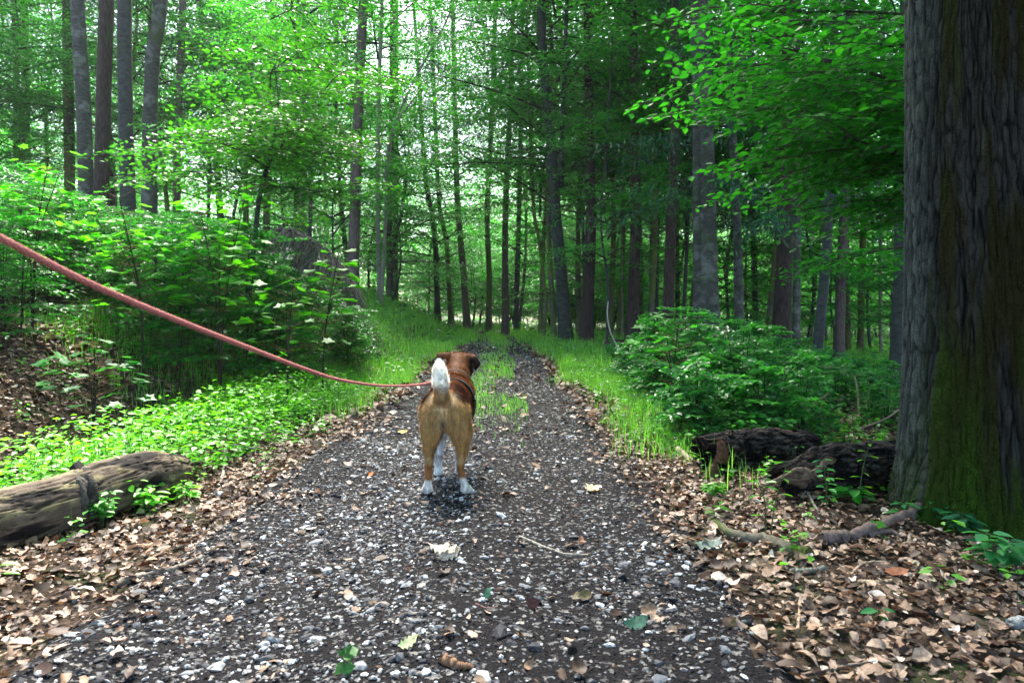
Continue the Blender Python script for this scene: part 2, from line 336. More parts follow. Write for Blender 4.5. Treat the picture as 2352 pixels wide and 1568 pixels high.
x, y = scatter(90000, 1.0, 5.2, ld); n = len(x); dry(mb, x, y, HZ(x, y) + .006 + .018 * rng.random(n), np.where(rng.random(n) < .52, .008 + .016 * rng.random(n), .020 + .040 * rng.random(n)**1.3), .42)
x, y = scatter(60000, 5.0, 14, ld, margin=0); n = len(x); dry(mb, x, y, HZ(x, y) + .012 + .02 * rng.random(n), .055 + .05 * rng.random(n))
tag(mb.build('leaf_litter', M_LITTER), 'curled brown beech leaves lying along both path edges and bank', 'dry leaves', kind='stuff')

# grass
def blades(mb, x, y, h, w, c, lean=.5):
    n = len(x); b = np.stack([x, y, HZ(x, y) - .005], -1); d = hdir(n); d[:, 2] = 0; sd = np.stack([-d[:, 1], d[:, 0], 0 * d[:, 0]], -1)
    L = (rng.random((n, 1)) * lean + .08) * h[:, None]; w = w[:, None]; h = h[:, None]
    V = np.stack([b - sd * w, b + sd * w, b + d * L * .35 + A(0, 0, 1) * h * .6 + sd * w * .8, b + d * L * .35 + A(0, 0, 1) * h * .6 - sd * w * .8, b + d * L * 1.1 + A(0, 0, 1) * h * (1 - .2 * rng.random((n, 1)))], 1)
    k = (np.arange(n) * 5)[:, None]; mb.add(V.reshape(-1, 3), [np.array([[0, 1, 2, 3]]) + k, np.array([[3, 2, 4]]) + k], np.repeat(c, 5, 0))
def grd(x, y):
    u = pathu(x, y); s = xfoot(y) - x
    ur_ = np.abs(u) + .9 * (fbm(x * 2.3, y * 1.5, 0, 67, 3) - .5); verge = sst(.98, 1.35, ur_) * (s < 1.6 + .25 * np.maximum(0, y - 6)) * (1 - sst(0, .35, x - xc(y) - hw(y) - .35 - .11 * np.maximum(0, y - 3.5)) * (y < 14)) * sst(3.6, 5.5, y + .8 * (u > 0) * (y < 9) - 1.0 * (u < 0))
    mid = (np.abs(u - .12) < .28 + .25 * (vn(x * 2, y * .9, 0, 71) - .3)) * sst(3.9, 6, y) * .55 * sst(.30, .75, vn(x * 2.5, y * 1.2, 0, 72) + .02 * y) * .8
    far = sst(11, 24, y) * (np.abs(u) < 1.3) * (.25 + .65 * (np.abs(np.abs(u) - .55) > .22))
    return np.clip(verge * (.4 + .8 * vn(x * 1.2, y * 1.2, 0, 73)) * .8 + mid + far, 0, 1)
mb = MB()
for n, y0, y1, h0, w0 in ((260000, 3.2, 9, .075, .0018), (220000, 8.5, 22, .11, .0045), (30000, 20, 40, .15, .013)):
    x, y = scatter(n, y0, y1, grd, margin=0); n = len(x); u = np.abs(pathu(x, y))
    h = h0 * (.6 + 1.1 * rng.random(n)) * np.where(u < 1, .7, 1 + .8 * vn(x * 2, y * 2, 0, 74))
    blades(mb, x, y, h, w0 * (.7 + .6 * rng.random(n)), greens(n, (.07, .26, .03), (.27, .56, .08)))
tag(mb.build('grass', M_GRASS), 'fresh light green grass on the verges and middle of the path', 'grass', kind='stuff')

# low leafy ground cover
def herbs(mb, x, y, h, ls, a, b, nl=9, kind='rhomb', lift=0):
    n = len(x); m = n * nl; i = np.repeat(np.arange(n), nl); f = rng.random(m)**.6
    p = np.stack([x[i] + rng.normal(0, .3, m) * h[i] * .6, y[i] + rng.normal(0, .3, m) * h[i] * .6, HZ(x, y)[i] + h[i] * f], -1)
    leaves(mb, kind, p, hdir(m) - A(0, 0, .15), up(m, .35), ls[i] * (.7 + .6 * rng.random(m)), greens(m, a, b))
    q = np.stack([x, y, HZ(x, y)], -1); tubes(mb, np.stack([q, q + np.stack([rng.normal(0, .1, n) * h, rng.normal(0, .1, n) * h, h * .9], -1)], 1), np.full((n, 2), .0012), (.06, .13, .03))
mb = MB()
def nettle(x, y): d = xc(y) - hw(y) - x; return ((d > .32 + .12 * vn(x * 3, y * 3, 0, 81)) & (d < 1.55) & (y > 2.75) & (y < 6.9)) * 1.0
x, y = scatter(6500, 2.7, 6.6, nettle, margin=0); d = xc(y) - hw(y) - x
h = (.08 + .22 * sst(.25, .7, d) * (1 - sst(1.1, 1.6, d))) * (.7 + .6 * rng.random(len(x)))
herbs(mb, x, y, h, np.full(len(x), .036), (.05, .24, .012), (.19, .50, .018), 13, 'ovate')
tag(mb.build('nettle_patch', M_LEAF), 'bright yellow-green low leafy patch beside the left log', 'ground plants', kind='stuff')
mb = MB()
def low(x, y):
    u = pathu(x, y); s = xfoot(y) - x
    return np.clip(sst(1.05, 1.5, np.abs(u)) * (.16 + .84 * sst(.35, .6, vn(x * .9, y * .9, 0, 82)) + .5 * (u > 0) * (u < 3.2)) * sst(3, 4.5, y) + .05 * (np.abs(u) > 1.2), 0, 1) * (1 - .25 * (s > .2) * (y < 6))
x, y = scatter(42000, 1.6, 14, low); n = len(x)
herbs(mb, x, y, .04 + .12 * rng.random(n), .022 + .02 * rng.random(n) + .0012 * y, (.03, .17, .02), (.14, .42, .03), 7)
x, y = scatter(20000, 13, 60, lambda x, y: ((np.abs(pathu(x, y)) > 1.1) | (y > 27)) * .8, margin=0); n = len(x)
herbs(mb, x, y, .15 + .3 * rng.random(n), .08 + .05 * rng.random(n), (.015, .10, .02), (.06, .24, .03), 8)
tag(mb.build('ground_cover', M_LEAF), 'small green herbs and seedlings covering the forest floor', 'ground plants', kind='stuff')

# ------------------------------------------------------------------ sprays, crowns
def spray_beech(L, seed):
    g = np.random.default_rng(seed); P_, D_, tw = [], [], []
    bend = g.normal(0, .12); droop = .10 + .12 * g.random(); m = int(L / .105)
    ax = lambda t: np.stack([L * t, bend * L * t**2, .05 * L * t - droop * L * t**2], -1)
    tw.append((ax(np.linspace(0, 1, 4)), .004 + .003 * L))
    for i in range(m):
        t = (i + .6) / m; sgn = 1 if i % 2 else -1; o = ax(np.array(t)); l = (.52 * L * (1 - t)**.8 + .07) * (.7 + .5 * g.random()); an = sgn * (R(48) + g.normal(0, .15))
        d = A(math.cos(an), math.sin(an), g.normal(.02, .06)); k = max(2, int(l / .056)); f = (np.arange(k) + g.random(k)) / k
        p = o + d * (l * f)[:, None] + g.normal(0, .012, (k, 3)) + A(0, 0, -.25) * (l * f**2)[:, None]; tw.append((np.array([o, o + d * l * .5 + A(0, 0, -.06 * l), o + d * l + A(0, 0, -.25 * l)])[[0, 0, 1, 2]] + A([0, 0, 0], [.001, 0, 0], [0, 0, 0], [0, 0, 0]), .0022))
        sd = np.where(np.arange(k) % 2, 1, -1) * R(50) + g.normal(0, .3, k); a2 = an + sd
        P_.append(p); D_.append(np.stack([np.cos(a2), np.sin(a2), g.normal(-.18, .18, k)], -1))
    return np.concatenate(P_), np.concatenate(D_), tw
def spray_spruce(L, seed, dens=1.0):
    g = np.random.default_rng(seed); P_, D_, tw = [], [], []; m = int(L / .07 * dens)
    ax = lambda t: np.stack([L * t, 0 * t, -.05 * L * t - .28 * L * t**2 + .12 * L * t**4], -1)
    tw.append((ax(np.linspace(0, 1, 4)), .007))
    for i in range(m):
        t = (i + 1.) / m; sgn = 1 if i % 2 else -1; o = ax(np.array(t)); l = (.32 * L * (1 - t)**.7 + .1) * (.7 + .5 * g.random()); an = sgn * R(60)
        d = unit(A(math.cos(an), math.sin(an), -.35 - .9 * g.random())); k = max(3, int(l / .03)); f = (np.arange(k) + .5) / k
        p = o + d * (l * f)[:, None] + A(0, 0, -.35) * (l * f**2)[:, None]; P_.append(p)
        D_.append(d + np.stack([g.normal(0, .5, k), g.normal(0, .5, k), g.normal(-.25, .35, k)], -1))
    return np.concatenate(P_), np.concatenate(D_), tw
SB = [spray_beech(L, 100 + i) for i, L in enumerate((1.1, 1.3, 1.5, 1.0, .8, 1.7))]
SS = [spray_spruce(L, 200 + i) for i, L in enumerate((1.2, 1.5, 1.8))]
def rotm(az, pitch, roll=0):
    ca, sa, cp, sp, cr, sr = math.cos(az), math.sin(az), math.cos(pitch), math.sin(pitch), math.cos(roll), math.sin(roll)
    Rz = A([ca, -sa, 0], [sa, ca, 0], [0, 0, 1]); Ry = A([cp, 0, -sp], [0, 1, 0], [sp, 0, cp]); Rx = A([1, 0, 0], [0, cr, -sr], [0, sr, cr])
    return Rz @ Ry @ Rx
class Crown:
    def __init__(s, kind='rhomb', size=.075, ga=(.012, .10, .016), gb=(.055, .27, .02), spruce=False):
        s.P, s.D, s.N, s.T, s.tr = [], [], [], [], []; s.kind, s.size, s.ga, s.gb, s.sp = kind, size, ga, gb, spruce; s.lim = []
    def spray(s, o, az, pitch=0., k=1., lib=None):
        lib = lib or (SS if s.sp else SB); p, d, tw = lib[random.randrange(len(lib))]; M = rotm(az, pitch, random.gauss(0, .18))
        s.P.append(o + (p * k) @ M.T); s.D.append(d @ M.T); s.N.append(np.broadcast_to(M[:, 2], p.shape))
        for q, r in tw: s.T.append(o + (q * k) @ M.T); s.tr.append(r * np.linspace(1, .45, 4) * min(k, 1.4))
    def limb(s, o, az, pitch, L, n, k=1., r=.03, z_drop=.12, lib=None):
        d = A(math.cos(az) * math.cos(pitch), math.sin(az) * math.cos(pitch), math.sin(pitch)); sd = A(-d[1], d[0], 0) * random.gauss(0, .12)
        t = np.linspace(0, 1, 6)[:, None]; q = o + d * L * t + sd * L * t**2 + A(0, 0, -z_drop) * L * t**2; s.lim.append((q, r * np.linspace(1, .25, 6)))
        for i in range(n):
            f = .22 + .78 * (i + random.random() * .6) / n; c = o + d * L * f + sd * L * f**2 + A(0, 0, -z_drop) * L * f**2
            s.spray(c, az + (1 if i % 2 else -1) * (.5 + .7 * random.random()) * (1.05 - .7 * f), random.gauss(.02, .12), k * (.8 + .4 * random.random()), lib)
        s.spray(o + d * L + sd * L + A(0, 0, -z_drop) * L, az, 0, k, lib)
    def mesh(s, name, frac=1., leafmat=None):
        mb = MB(); p = np.concatenate(s.P); d = np.concatenate(s.D); nn = np.concatenate(s.N)
        if frac < 1: k = rng.random(len(p)) < frac; p, d, nn = p[k], d[k], nn[k]
        n = len(p); nz = unit(nn + rng.normal(0, .32, (n, 3)))
        leaves(mb, s.kind, p, d, nz, s.size * (.7 + .55 * rng.random(n)), greens(n, s.ga, s.gb), 0, .34 if s.sp else 1.)
        if s.T:
            kt = rng.random(len(s.T)) < (1 if frac == 1 else frac * .28); tubes(mb, np.array(s.T)[kt], np.array(s.tr)[kt], (.05, .042, .03), 1)
        for q, r in (s.lim if frac > .3 else s.lim[::2]): tube(mb, q, r, 6, (.04, .035, .028), 1)
        return mb.mesh(name, [leafmat or (M_NEEDLE if s.sp else M_LEAF), M_TWIG])
def crown_under(seed, h0=1.6, h1=8.5, rad=2.6, n=30, size=.085):
    random.seed(seed); c = Crown(size=size, ga=(.014, .14, .028), gb=(.085, .38, .04))
    for i in range(n):
        f = (i + random.random()) / n; z = h0 + (h1 - h0) * f; L = rad * (1 - .75 * f**1.6) * (.55 + .6 * random.random())
        c.limb(A(0, 0, z), i * 2.4 + random.gauss(0, .4), random.gauss(.22, .15) + .4 * f, L, max(2, int(L * 3.2)), 1., .012 + .008 * L)
    c.spray(A(0, 0, h1), 1, 1.2)
    return c.mesh('crown', .95)
def crown_tall(seed, h0=7, h1=15, rad=3.2, n=11, size=.10, frac=.28):
    random.seed(seed); c = Crown(size=size)
    for i in range(n):
        f = (i + random.random()) / n; z = h0 + (h1 - h0) * f; L = rad * math.sin(PI * (.2 + .72 * f))**.8 * (.6 + .5 * random.random())
        c.limb(A(0, 0, z), i * 2.4 + random.gauss(0, .4), random.gauss(.35, .2), L, int(L * 1.6), 1.25, .03 + .012 * L)
    return c.mesh('crown', frac)
def crown_spruce(seed, h0=5, h1=17, rad=2.2, n=46, size=.11, ga=(.008, .045, .022), gb=(.03, .12, .055)):
    random.seed(seed); c = Crown(size=size, ga=ga, gb=gb, spruce=True)
    for i in range(n):
        f = (i + random.random()) / n; z = h0 + (h1 - h0) * f; L = rad * (1 - .85 * f) + .3
        c.limb(A(0, 0, z), i * 2.4 + random.gauss(0, .3), -.12 + .2 * f, L, max(1, int(L * 2)), .9, .012 + .006 * L, .22)
    return c.mesh('crown', .55)
CU = [crown_under(300 + i, h0, h1, r, n) for i, (h0, h1, r, n) in enumerate(((1.2, 7.5, 2.4, 30), (2.4, 9.5, 2.8, 30), (.7, 5.2, 2.0, 24), (3.4, 11, 3.0, 32)))]
CT = [crown_tall(320 + i, h0, h1) for i, (h0, h1) in enumerate(((7.5, 15), (6, 14)))]
CS = [crown_spruce(340 + i, h0, 18, r) for i, (h0, r) in enumerate(((6.5, 2.2), (9, 2.4)))]
CTD = crown_tall(330, 7.5, 13.5, 4.2, 20, .12, .95)  # dense crown above the view, put on right-hand trees to shade that side
CSL = crown_spruce(350, 2.2, 9, 2.0, 26)
CSP = crown_spruce(351, 4.5, 15, 2.6, 44, .12, (.03, .10, .05), (.09, .22, .11))

# ------------------------------------------------------------------ trunks
def trunk_mesh(base, pts, bark, d, wpx0, wpx1, top=15., sides=14, stubs=0, seed=0, rough=.08):
    """pts: picture polyline bottom->top followed at distance d; continues straight to its full height"""
    w = [base] + [P(x_, y_, d) for x_, y_ in pts]
    w = [p - base for p in w]
    if len(w) > 2 and w[1][2] < .25: w = [w[0]] + w[2:]
    dz = unit(w[-1] - w[-2]) if len(w) > 2 else unit(w[-1]); dz = unit(dz + A(0, 0, .6)); zz = w[-1][2]
    while w[-1][2] < top: w.append(w[-1] + dz * 2.5)
    n = int(6 + top * 3); q = spline(w, n); r0 = wpx0 / FPX * d / 2; zt = CZ + HOR / FPX * d; r1 = wpx1 / FPX * d / 2
    z = q[:, 2]; r = np.where(z < zt, r0 + (r1 - r0) * np.clip(z / zt, 0, 1), r1 * (1 - .75 * (z - zt) / max(top - zt, 1)))
    r = np.maximum(r, .01) * (1 + .45 * np.exp(-z / (r0 * 2.5))); q[0, 2] -= .15
    mb = MB(); tube(mb, q, r, sides, mat=0, rough=rough, seed=seed, fr=4)
    g = random.Random(seed + 5)
    for i in range(stubs):
        z_ = .8 + (zt + 1) * g.random(); k = int(np.argmin(abs(q[:, 2] - z_))); a = g.random() * 2 * PI; L = .12 + (1.1 * g.random() if g.random() < .5 else .15)
        dd = A(math.cos(a), math.sin(a), -.15); o = q[k] + dd * r[k] * .6
        tube(mb, np.array([o, o + dd * L * .5, o + dd * L + A(0, 0, -.12 * L)]), A(.011, .008, .003), 5, (.1, .08, .07), 1)
    return mb.mesh('trunk', [BARK[bark], M_TWIG]), w
def put(o_mesh, name, parent, loc=(0, 0, 0), rz=0, s=1):
    o = link(name, o_mesh, parent); o.location = loc; o.rotation_euler = (0, 0, rz); o.scale = (s, s, s); return o
# kind, bark, distance, width bottom/top, picture polyline bottom->top, crown (template, height offset, scale), stubs, label
K = [
 ('spruce', 'spruce', 25, 18, 16, [(60, 300), (57, 120), (55, 0)], (CS[0], 2, 1), 14, 'thin pinkish spruce trunk at the far left edge of the wood'),
 ('spruce', 'mossy', 21, 23, 20, [(160, 420), (157, 200), (155, 0)], (CS[1], 2, 1), 30, 'dull twiggy spruce trunk just left of the moss-sided grey beech'),
 ('beech', 'beech', 16.5, 33, 28, [(197, 440), (192, 250), (182, 90), (178, 0)], (CT[0], 1, .8), 0, 'grey beech trunk with a green mossy right side on the left bank'),
 ('pine', 'pine', 15.5, 33, 30, [(232, 480), (236, 300), (242, 100), (245, 0)], (CS[1], 2, 1), 3, 'dark brown rough pine trunk between two beeches on the left bank'),
 ('beech', 'dark', 15, 33, 29, [(294, 470), (289, 300), (286, 100), (286, 0)], (CT[1], 2, .8), 0, 'smooth blackish beech trunk right of the brown pine trunk'),
 ('beech', 'beech', 15, 35, 26, [(343, 470), (345, 260), (352, 120), (362, 70), (369, 0)], (CT[0], 2, .8), 0, 'light grey beech trunk with a kink near the top on the left bank'),
 ('spruce', 'spruce', 20, 17, 15, [(405, 530), (408, 300), (416, 120), (420, 0)], (CS[0], 1, .9), 14, 'slim pale pinkish spruce trunk right of the kinked beech'),
 ('spruce', 'spruce', 27, 17, 15, [(612, 520), (620, 260), (628, 0)], (CSP, 2, 1), 20, 'spruce trunk behind the dark forked young beech on the bank'),
 ('spruce', 'spruce', 30, 14, 12, [(682, 560), (684, 250), (686, 0)], (CSP, 3, 1), 20, 'left one of two close spruce trunks high above the bank'),
 ('spruce', 'spruce', 31, 13, 10, [(696, 560), (697, 250), (699, 0)], (CSP, 2, 1.1), 20, 'right one of two close spruce trunks high above the bank'),
 ('spruce', 'spruce', 15.5, 27, 19, [(809, 690), (814, 527), (823, 250), (835, 0)], (CS[0], 3, 1), 10, 'tall reddish grey spruce trunk standing at the end of the grassy bank'),
 ('young_tree', 'pale', 17, 11, 8, [(872, 690), (868, 500), (869, 250), (877, 20)], (CU[3], 3, .8), 2, 'thin pale straight trunk right of the tall bank spruce'),
 ('young_tree', 'pale', 16.5, 9, 3, [(877, 670), (886, 500), (886, 390), (898, 309), (922, 246), (971, 148), (1034, 28)], None, 3, 'slender pale tree leaning right with bare branches over the path'),
 ('spruce', 'spruce', 22, 15, 12, [(895, 690), (895, 480), (900, 200), (902, 0)], (CSP, 3, 1), 20, 'brown spruce trunk behind the slender leaning pale tree'),
 ('spruce', 'mossy', 24, 13, 9, [(908, 690), (909, 480), (910, 300)], None, 10, 'dull grey trunk close behind the leaning pale tree'),
 ('beech', 'dark', 25, 14, 7, [(1006, 748), (1000, 560), (990, 480), (981, 436), (975, 380)], (CU[1], 0, 1), 0, 'dark crooked trunk at the left of the path end'),
 ('beech', 'mossy', 26, 12, 7, [(1036, 748), (1030, 620), (1024, 547), (1010, 480), (1006, 420)], (CU[3], 0, 1), 0, 'greyish forked trunk behind the path end, second from left'),
 ('spruce', 'spruce', 25, 17, 9, [(1074, 751), (1066, 640), (1055, 520), (1050, 440), (1047, 350)], (CS[0], 0, 1), 24, 'leaning pinkish spruce trunk with knots at the path end'),
 ('beech', 'mossy', 24, 14, 9, [(1122, 748), (1124, 640), (1119, 500), (1124, 369), (1128, 300)], (CT[0], 0, .8), 4, 'yellow-green mossy trunk standing at the head of the path'),
 ('spruce', 'spruce', 21, 17, 9, [(1161, 758), (1161, 500), (1168, 334), (1172, 250)], (CSP, 2, 1), 34, 'straight pale reddish spruce trunk with bare whorled twigs'),
 ('spruce', 'dark', 22, 13, 8, [(1186, 757), (1188, 640), (1192, 500)], (CS[1], 0, 1), 6, 'blackish trunk right beside the pale reddish spruce trunk'),
 ('young_tree', 'mossy', 17.5, 9, 6, [(1249, 779), (1252, 730), (1254, 690), (1240, 560), (1228, 500), (1222, 400)], (CU[1], 1, .8), 2, 'mossy yellow crooked thin trunk left of the big leaning double trunk'),
 ('beech', 'dark', 15.5, 30, 19, [(1301, 786), (1290, 640), (1277, 505), (1270, 400), (1259, 246), (1248, 141), (1242, 0)], (CU[1], 2.5, 1.1), 0, 'large dark leaning beech with a second stem, right of the path'),
 ('pine', 'pine', 15, 29, 18, [(1346, 790), (1352, 640), (1358, 505), (1356, 422), (1352, 200), (1350, 0)], (CT[0], 1, .8), 8, 'dark straight pine trunk just right of the leaning double beech'),
 ('young_tree', 'dark', 14, 6, 4, [(1394, 735), (1396, 650), (1384, 560), (1380, 480), (1390, 380)], (CU[2], 1, .8), 0, 'very thin crooked dark trunk above the mossy stump'),
 ('young_tree', 'pale', 20, 7, 5, [(1428, 730), (1428, 560), (1426, 430), (1424, 300)], (CU[1], 2, .7), 0, 'thin pale pole trunk left of the dark pine by the bush'),
 ('pine', 'pine', 15, 29, 17, [(1451, 767), (1456, 640), (1461, 505), (1459, 422), (1456, 200), (1454, 0)], (CS[0], 2, 1), 6, 'dark reddish pine trunk rising behind the right verge bush'),
 ('young_tree', 'dark', 17, 9, 7, [(1508, 740), (1510, 560), (1514, 300), (1514, 100)], (CU[3], 0, .8), 2, 'thin dark trunk left of the brown trunk by the big grey beech'),
 ('pine', 'pine', 13.5, 27, 21, [(1533, 743), (1540, 560), (1545, 420), (1551, 281), (1552, 150), (1549, 0)], (CTD, .5, 1), 3, 'dark brown curved trunk left of the big grey double beech'),
 ('young_tree', 'dark', 16, 9, 6, [(1570, 745), (1578, 560), (1586, 380), (1582, 150), (1588, 0)], (CU[1], 1, .8), 2, 'thin black stem leaning beside the left side of the grey double beech'),
 ('beech', 'beech', 13, 21, 17, [(1698, 814), (1696, 640), (1690, 450), (1680, 250), (1675, 100)], (CTD, .5, 1), 2, 'slim grey beech trunk right of the big grey double beech'),
 ('young_tree', 'dark', 19, 14, 10, [(1738, 786), (1733, 640), (1727, 450), (1724, 300)], (CU[1], 1, 1), 2, 'dark trunk midway between the slim grey beech and the black pine'),
 ('pine', 'pine', 11.5, 40, 29, [(1792, 818), (1799, 640), (1806, 450), (1810, 250), (1812, 100)], (CSL, .6, 1), 6, 'thick black rough pine trunk under dark drooping boughs, right wood'),
 ('beech', 'beech', 14, 18, 14, [(1829, 835), (1830, 640), (1831, 420), (1830, 200)], (CU[3], 1, 1), 2, 'faint grey trunk right behind the thick black pine'),
 ('beech', 'dark', 10, 24, 16, [(1870, 857), (1888, 700), (1899, 560), (1906, 400), (1912, 250)], (CTD, .5, 1), 4, 'dark trunk leaning right with a pale lit edge in the right wood'),
 ('spruce', 'spruce', 14, 23, 17, [(1926, 818), (1932, 640), (1940, 440), (1946, 250)], (CSL, 1.2, 1), 18, 'purplish grey spruce trunk behind the pale-edged leaning trunk'),
 ('beech', 'mossy', 17, 15, 11, [(1976, 800), (1982, 560), (1990, 400), (1996, 250)], (CU[3], 0, 1), 3, 'thin grey-green trunk left of the dark beech near the oak'),
 ('young_tree', 'pale', 18, 8, 6, [(2024, 830), (2022, 640), (2026, 420)], (CU[1], 1, 1), 2, 'thinnest pale stem between spruce and the dark beech near the oak'),
 ('beech', 'dark', 8.8, 35, 28, [(2061, 892), (2070, 640), (2075, 440), (2080, 250), (2082, 100)], (CTD, .5, 1), 0, 'smooth dark beech trunk close to the left of the giant oak'),
]
for i, (kind, bark, d, w0, w1, pts, cr, st, lab) in enumerate(K):
    x0 = (pts[0][0] - 1176) / FPX * d; base = A(x0, d, H(x0, d))
    t = thing(kind if kind == 'young_tree' else kind + '_tree', lab, 'tree', tuple(base))
    me, w = trunk_mesh(base, pts, bark, d, w0, w1, 16 if kind != 'young_tree' else 11, 14 if w0 > 20 else 9, st, 400 + i)
    tr = put(me, 'trunk', t)
    if lab.startswith('large dark leaning'):
        q = spline([P(a, b, d) - base for a, b in ((1288, 430), (1290, 340), (1294, 246), (1298, 140), (1302, 0), (1308, -180))], 24)
        mb = MB(); tube(mb, q, np.linspace(.065, .04, 24), 10, rough=.08); put(mb.mesh('second_stem', [M_BEECHD]), 'second_stem', t)
    if lab.startswith('slender pale'):
        mb = MB(); q = spline([P(a, b, d) - base for a, b in ((886, 440), (897, 480 - 160), (935, 245), (992, 179))][0:1] + [P(a, b, d) - base for a, b in ((905, 300), (945, 235), (992, 179))], 12)
        tube(mb, q, np.linspace(.03, .01, 12), 7); put(mb.mesh('branch', [M_PALE]), 'branch', t)
    if cr: put(cr[0], 'crown', t, (w[2][0], w[2][1], cr[1]), i * 1.9, cr[2])

# the big grey double beech
def twin():
    d = 11.5; b = A((1620 - 1176) / FPX * d, d, 0); b[2] = H(b[0], b[1]); t = thing('beech_tree', 'big pale grey beech of two fused trunks behind the right bush', 'tree', tuple(b))
    for nm, pts, r0, r1 in (('trunk', ((1628, 780), (1627, 560), (1624, 400), (1620, 250), (1616, 120), (1612, 0), (1608, -200), (1600, -500)), .135, .10),
                            ('second_stem', ((1608, 780), (1605, 560), (1603, 400), (1603, 250), (1600, 120), (1597, 0), (1590, -200), (1560, -500)), .085, .08)):
        q = spline([P(x_, y_, d - (.05 if nm == 'trunk' else 0)) - b for x_, y_ in pts], 60); q[0, 2] = -.2
        r = np.linspace(r0, r1, 60) * (1 + .5 * np.exp(-np.linspace(0, 10, 60)))
        mb = MB(); tube(mb, q, r, 24, rough=.07, seed=5, fr=3); o = put(mb.mesh(nm, [M_BEECH]), nm, t)
    put(CTD, 'crown', t, (0, 0, .5), 1., 1.)
twin()

# ------------------------------------------------------------------ young beech on the bank with a dark forked stem
def forked():
    d = 8.5; b = P(575, 640, d); b[2] = H(b[0], b[1]); t = thing('young_beech', 'young beech with a dark crooked stem forking above the left bank', 'tree', tuple(b))
    L = lambda pts, r0, r1, mb, n=14: tube(mb, spline([P(x_, y_, d + dy) - b for x_, y_, dy in pts], n), np.linspace(r0, r1, n), 9, (.02, .017, .014), rough=.1)
    mb = MB(); L(((566, 690, 0), (580, 600, 0), (588, 520, 0), (598, 440, 0), (618, 372, 0)), .036, .026, mb); put(mb.mesh('trunk', [M_BEECHD]), 'trunk', t)
    c = Crown(size=.07, ga=(.02, .13, .016), gb=(.09, .34, .02))
    random.seed(77)
    mb = MB()
    for pts in (((618, 372, 0), (628, 320, .2), (640, 240, .3), (630, 150, .3)), ((618, 372, 0), (650, 330, -.3), (665, 270, -.5)), ((618, 372, 0), (600, 330, .3), (560, 260, .6)), ((604, 425, 0), (660, 430, -.2), (740, 440, -.3)), ((618, 372, 0), (690, 320, .5), (750, 290, .7)), ((612, 385, 0), (560, 350, -.5), (510, 330, -.9))):
        L(pts, .018, .006, mb, 8); q = spline([P(x_, y_, d + dy) - b for x_, y_, dy in pts], 9)
        for j in range(2, 9):
            for _ in range(2): c.spray(q[j], random.random() * 2 * PI, random.gauss(.05, .15), .75)
    for z in np.linspace(.2, 2.6, 12):
        c.limb(A(.25, 0, 1.4 + z), random.random() * 2 * PI, .15, 1.1, 3, .8, .008)
    put(mb.mesh('limbs', [M_BEECHD]), 'limbs', t); put(c.mesh('crown'), 'crown', t)
forked()

# ------------------------------------------------------------------ understory beeches filling the wood
def small_trunk(h, r, bark, seed, bend=.3):
    g = random.Random(seed); q = spline([(g.gauss(0, bend * .3) * k if k else 0, g.gauss(0, bend * .3) * k if k else 0, h * k / 4 - (.2 if k == 0 else 0)) for k in range(5)], 16)
    mb = MB(); tube(mb, q, np.linspace(r, r * .3, 16), 8, rough=.1, seed=seed); return mb.mesh('trunk', [BARK[bark]])
TU = [small_trunk(h, r, b, i) for i, (h, r, b) in enumerate(((7, .05, 'dark'), (9, .065, 'beech'), (5, .035, 'dark'), (10.5, .075, 'mossy')))]
TT = [small_trunk(16, .13, b, 20 + i, .25) for i, b in enumerate(('dark', 'beech', 'pine'))]
TS = [small_trunk(18, .14, b, 30 + i, .15) for i, b in enumerate(('spruce', 'pine'))]
def clone(proto, loc, rz, s):
    r = proto.copy(); COL.objects.link(r); r.location = loc; r.rotation_euler = (.05 * math.sin(rz * 7), .06 * math.cos(rz * 5), rz); r.scale = (s, s, s)
    for ch in proto.children: c = ch.copy(); COL.objects.link(c); c.parent = r
    return r
protos = {}
def plant(key, name, label, cat, group, trunk, crown, X, Y, rz, s, czoff=0):
    loc = (X, Y, H(X, Y) - .03)
    if key in protos: o = clone(protos[key], loc, rz, s)
    else:
        o = thing(name, label, cat, loc, None, rz, s); put(trunk, 'trunk', o); put(crown, 'crown', o, (0, 0, czoff)); protos[key] = o
    tag(o, label, cat, group); return o
def zone(xv, d, a, b):
    col = 'at the far left edge' if xv < 300 else 'above the leash' if xv < 620 else 'near the bank end' if xv < 900 else 'by the path end' if xv < 1250 else 'right of the path end' if xv < 1500 else 'around the big grey beech' if xv < 1720 else 'around the thick black pine' if xv < 1900 else 'left of the oak' if xv < 2120 else 'hidden around the oak'
    return col, 'front' if d < a else 'middle' if d < b else 'back'
def free(xv, d):                                   # keep the open lane over the path and the clear left trunks free
    if d < 20 and 60 < xv < 470: return False
    X = (xv - 1176) / FPX * d
    if abs(X - float(xc(d))) < 1.9 and d < 30: return False
    return True
LU = {'L': ('young understory beech with layered green sprays on the left bank', 'young beeches on the left bank'),
      'R': ('young understory beech with layered green sprays right of the path', 'young beeches in the right wood'),
      'F': ('distant leafy beech closing the view far back in the wood', 'distant beeches at the back of the wood')}
